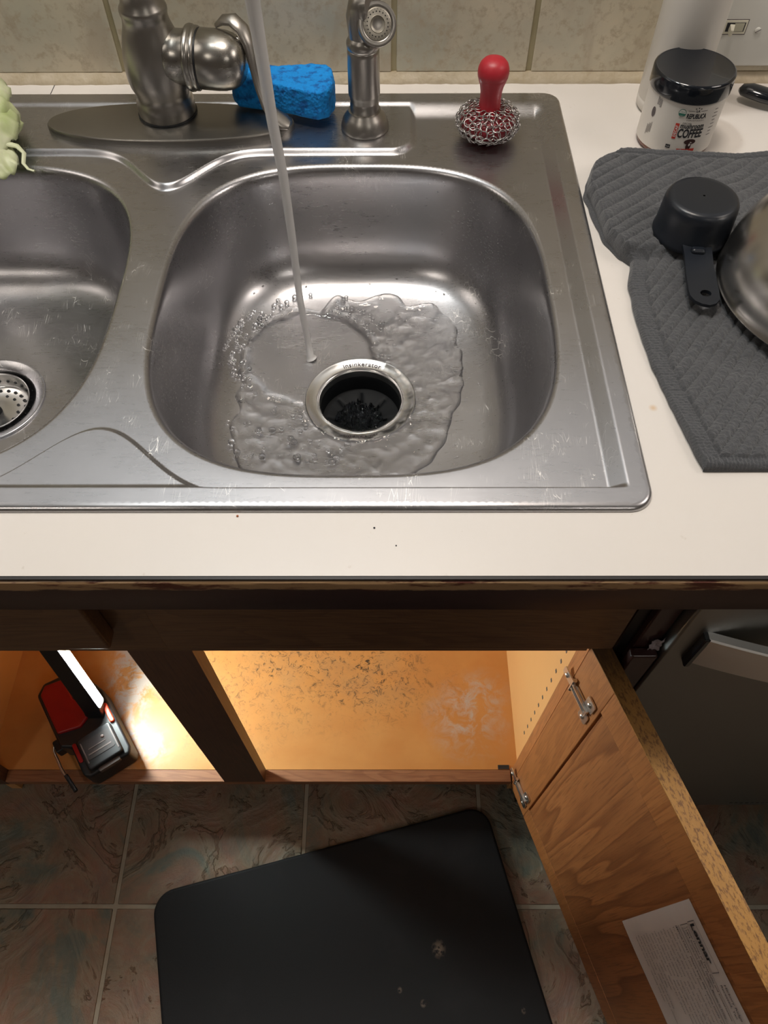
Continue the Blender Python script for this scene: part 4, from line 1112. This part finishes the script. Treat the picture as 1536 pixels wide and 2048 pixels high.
for k in range(14):
    z = .5415 - .0098 * k; a = .2370 + .001 * (k % 3)
    words = ['To the owner of this new home', 'cabinet finish and care record', 'clean with a soft damp cloth only', 'wipe up water right away', 'do not use harsh cleaners', 'hinges may need adjusting', 'call the office for service', 'doors and drawer fronts', 'touch up kit in drawer', 'color and style', 'serial and date', 'please read and keep', 'thank you for choosing us', 'warranty one year'][k]
    mb.add(*dpaper(text_geo(words + '   ' + words, .0052, .80 - .03 * (k % 3)), a, z, None, LF))
dpart(mb, 'notice_text', GREYP, smooth=0)
# hinges
def hinge(zc, nm='hinge'):
    b_ = MB()
    # wing on the door: two ears and a channelled tongue
    for a0, a1, z0_, z1_ in ((.004, .0340, zc - .0075, zc + .0075), (.0240, .0385, zc - .0280, zc - .0060), (.0240, .0385, zc + .0060, zc + .0280)):
        b_.prism(rrect(a0, a1, z0_, z1_, .0035, 4), .0006, .0022, DM)
    b_.prism(rrect(.002, .0330, zc - .0058, zc - .0036, .001, 2), .0018, .0052, DM)
    b_.prism(rrect(.002, .0330, zc + .0036, zc + .0058, .001, 2), .0018, .0052, DM)
    b_.prism(rrect(.0320, .0345, zc - .0058, zc + .0058, .001, 2), .0018, .0050, DM)
    b_.tube([(.001, -.003, zc - .013), (.001, -.003, zc + .013)], .0024, 10)
    # wing on the frame stile
    b_.prism(rrect(-.0190, .0010, zc - .0075, zc + .0075, .003, 4), .0020, .0034, DM)
    h_ = dpart(b_, nm, CHROME, smooth=40)
    for a0, z_ in ((.0310, zc - .018), (.0310, zc + .018), (-.0110, zc)):
        b2 = MB().lathe([(.0034, .0018), (.0034, .0030), (.0022, .0040), (.0006, .0042)], n=16, mat=DM @ Matrix.Translation((a0, z_, 0 if a0 > 0 else .0014)))
        b2.build('screw', CHROME, None, smooth=50).parent = door
    dpart(MB().prism(rrect(.0060, .0300, zc - .0030, zc + .0030, .001, 2), .0020, .0026, DM), 'hinge_spring', GREYP, smooth=0)
hinge(.5880); hinge(.1680)

# ================================================================== DISHWASHER
dw = thing('dishwasher', 'dark stainless dishwasher with bowed bar handle right of the open door', 'dishwasher', (.557, .04, 0))
YD = .030
MB().box(.2570, .857, YD, YD + .025, .0700, ZC - .050).build('front_panel', DWSTEEL, dw, smooth=30, bevel=.003)
MB().box(.2590, .855, YD + .025, .62, .0900, ZC - .040).build('tub', DARKCAB, dw, smooth=0)
MB().box(.2600, .854, YD + .055, YD + .065, .0, .0900).build('toe_panel', BLACK, dw, smooth=0)
n = 40; vs = []; fs = []
for k in range(n + 1):
    x = .2800 + .554 * k / n; d = x - .2760; yf = .0240 - .335 * d + .595 * d * d
    bk_ = yf + .0085
    pr_ = [(bk_, .7590), (yf + .0010, .7590), (yf - .0006, .7575), (yf - .0010, .7550), (yf + .0035, .7010), (yf + .0050, .6990), (bk_ + .003, .6990)]
    vs += [(x, y, z) for y, z in pr_]
    if k:
        o = (k - 1) * 7; fs += [(o + i, o + (i + 1) % 7, o + (i + 1) % 7 + 7, o + i + 7) for i in range(7)]
fs += [tuple(range(7)), tuple(range(n * 7, n * 7 + 7))[::-1]]
MB().add(vs, fs).build('handle_bar', DWHAND, dw, smooth=30)
for x0 in (.2762, .8318):
    MB().box(x0, x0 + .0060, YD - .0085, YD + .002, .6985, .7590).build('handle_mount', BLACKG, dw, smooth=30, bevel=.002)
random.seed(5)
mb = MB()
for k in range(11):
    x = .5560 + .0085 * k; hgt = (.004, .0055, .0035, .006, .0045)[k % 5]
    mb.box(x, x + .0042, YD - .0006, YD + .0001, .0900 - hgt / 2 - (.003 if k == 2 else 0), .0900 + hgt / 2)
mb.build('faint_badge', simple('badge_grey', (.10, .10, .10), .5), dw, smooth=0)
# filler strip between the cabinet and the dishwasher
fi = thing('filler_strip', 'narrow glossy dark brown strip between cabinet and dishwasher', 'trim strip', (.244, .05, 0))
MB().box(.2345, .2560, YD + .012, YD + .030, .0, ZC - .0375).build('strip', FILLER, fi, smooth=0, bevel=.002)
MB().box(.2300, .2560, YD + .001, YD + .012, .560, .700).build('bracket', FILLER, fi, smooth=30, bevel=.003)
vs = []; fs = []
for i in range(15):
    for j in range(15):
        x = .2455 + .0100 * i / 14; z = .700 + .030 * j / 14
        vs.append((x, YD + .0085 + .0040 * noise.noise(Vector((x * 260, z * 160, 4))), z - .012 * (1 - i / 14) * (j / 14)))
for i in range(14):
    for j in range(14): a = i * 15 + j; fs.append((a, a + 1, a + 16, a + 15))
MB().add(vs, fs).build('crumpled_film', simple('clear_film', (.30, .26, .28), .18), fi)['label'] = 'crumpled bit of pale plastic film'
MB().box(.2228, .2340, YD + .020, YD + .03, .0, ZC - .0375).build('gap_shade', DARKCAB, fi, smooth=0)  # solid dark strip stands in for the shade in the open gap

# ================================================================== WORK LIGHT
s_ax = Vector((-.568, .823, 0)).normalized(); t_ax = Vector((.823, .568, 0)).normalized()
WO = Vector((-.4300, .0640, ZB + .0008))
wlm = thing('work_light', 'red and black cordless work light switched on inside the cabinet', 'work light', WO)
WM = frame(WO, t_ax, s_ax, (0, 0, 1))      # x across, y towards the far end, z up
def wpart(b_, nm, mat, **kw): return b_.build(nm, mat, wlm, **kw)
wpart(MB().prism([(-.030, .0), (.036, .0), (.041, .010), (.041, .120), (.020, .180), (-.036, .186), (-.052, .172), (-.052, .070), (-.038, .060), (-.038, .008)], .004, .052, WM), 'housing', BLACK, smooth=30, bevel=.005, segs=3)
wpart(MB().prism([(-.046, .090), (-.012, .080), (.010, .092), (.012, .110), (-.004, .130), (-.006, .172), (-.034, .178), (-.046, .166)], .050, .058, WM), 'red_panel', REDT, smooth=30, bevel=.003, segs=3)
bat = wpart(MB().prism(rrect(-.026, .030, .006, .062, .006, 4), .050, .062, WM), 'battery', BLACK, smooth=30, bevel=.003)
mb = MB(); mb.prism(rrect(-.020, .024, .020, .052, .003, 3), .0622, .0628, WM); mb.build('battery_label', simple('battery_label_grey', (.025, .018, .018), .5), bat, smooth=0)
mb = MB()
for a0, a1, b0, b1 in ((-.017, .020, .027, .029), (-.022, -.0205, .016, .052), (.026, .0275, .014, .056), (-.014, .014, .036, .0372)): mb.box(a0, a1, b0, b1, .0626, .0634, WM)
mb.sphere(WM @ Vector((.012, .044, .0628)), .0030, 10, 5)
mb.build('battery_marks', simple('battery_marks', (.16, .12, .11), .5), bat, smooth=0)
mb = MB(); mb.prism(rrect(-.014, .020, -.001, .0055, .002, 3), .046, .054, WM); mb.build('battery_latch', simple('latch_grey', (.10, .07, .06), .4), bat, smooth=0)
wpart(MB().prism(rrect(.030, .0375, .060, .096, .0035, 4), .050, .0575, WM), 'side_button', ORANGE, smooth=30, bevel=.002)
wpart(MB().prism(rrect(-.0345, -.0285, .028, .062, .0025, 3), .048, .0545, WM), 'trim_inlay', REDT, smooth=0)
# folding light bar; its rise and unseen length are shaped to even the light
p0 = Vector((-.4600, .1530, .200)); p1 = Vector((-.5024, .2298, .520))
bd_ = (p1 - p0).normalized(); bx_ = Vector((1, .05, 0)); bx_ = (bx_ - bd_ * bx_.dot(bd_)).normalized(); bz_ = bx_.cross(bd_)
BM_ = frame(p0, bx_, bd_, bz_)
if bz_.y > 0: pass
Lb = (p1 - p0).length
fz = -1 if bz_.y > 0 else 1      # side of the bar that faces the room
wpart(MB().prism([(-.026, -.030), (.004, -.036), (.006, .0), (.006, Lb), (-.018, Lb), (-.022, .0)], -.009, .009, BM_), 'light_bar', BLACK, smooth=30, bevel=.003, segs=3)
LMt = BM_ @ Matrix.Translation((.0085, 0, 0))
ln = (Vector((1, 0, 0)) + Vector((0, 0, fz * .12))).normalized(); lw_ = ln.cross(Vector((0, 1, 0)))
LL = BM_ @ frame((.0080, 0, 0), lw_, (0, 1, 0), ln)
wpart(MB().prism(rrect(-.0092, .0092, .000, Lb - .006, .003, 3), -.004, .0004, LL), 'lens_frame', BLACK, smooth=0)
wpart(MB().prism(rrect(-.0078, .0078, .004, Lb - .010, .003, 3), .0003, .0014, LL), 'led_lens', LED, smooth=0)
wpart(MB().tube([WM @ Vector((-.050, .082, .034)), WM @ Vector((-.062, .088, .032)), WM @ Vector((-.066, .080, .030)), WM @ Vector((-.066, .045, .030)), WM @ Vector((-.064, .030, .030))], [.0016, .0018, .0020, .0022, .0020], 10), 'hook', CHROME, smooth=60)
wpart(MB().tube([WM @ Vector((-.064, .034, .030)), WM @ Vector((-.060, .002, .030))], .0032, 10), 'hook_grip', BLACK, smooth=60)
wpart(MB().box(-.062, -.045, .070, .092, .018, .040, WM), 'hook_base', BLACK, smooth=30, bevel=.003)

# ================================================================== FLOOR MAT
mt = [(-.3655, -.0870), (.1500, .0420)]
md_ = Vector((.9695, .2450, 0)).normalized(); mp_ = Vector((.2450, -.9695, 0)).normalized()
MM = frame((-.3790, -.0960, .0005), md_, -mp_, (0, 0, 1))
mb = MB(); mb.prism(rrect(0, .5650, -.80, 0, .034, 10), 0, .017, MM)
tag(mb.build('floor_mat', MATM, smooth=30, bevel=.005, segs=4), 'thick black anti-fatigue mat lying askew on the slate tiles', 'mat')

# ================================================================== CRUMBS on the worktop
cr = None
for x, y, c_ in ((-.0097, .0425, DARKP), (.0062, .0290, DARKP), (-.1060, .0500, REDP)):
    pass
def crumb(x, y, r_, mat, label):
    b_ = MB(); b_.sphere((x, y, ZC + r_ * .5), r_, 7, 5, .7)
    tag(b_.build('crumb', mat, smooth=0), label, 'crumb')
crumb(-.0085, .0400, .0008, DARKP, 'tiny dark crumb on the white worktop in front of the sink centre')
crumb(.0068, .0255, .0006, DARKP, 'tiny dark crumb on the white worktop nearest the front edge')
crumb(-.1060, .0500, .0009, simple('rust_crumb', (.35, .10, .03), .7), 'tiny rusty crumb beside the front rim of the sink')

sc.cycles.max_bounces = 12; sc.cycles.transmission_bounces = 10; sc.cycles.transparent_max_bounces = 12; sc.cycles.glossy_bounces = 6
sc.cycles.sample_clamp_indirect = 6.0
sc.cycles.use_denoising = True
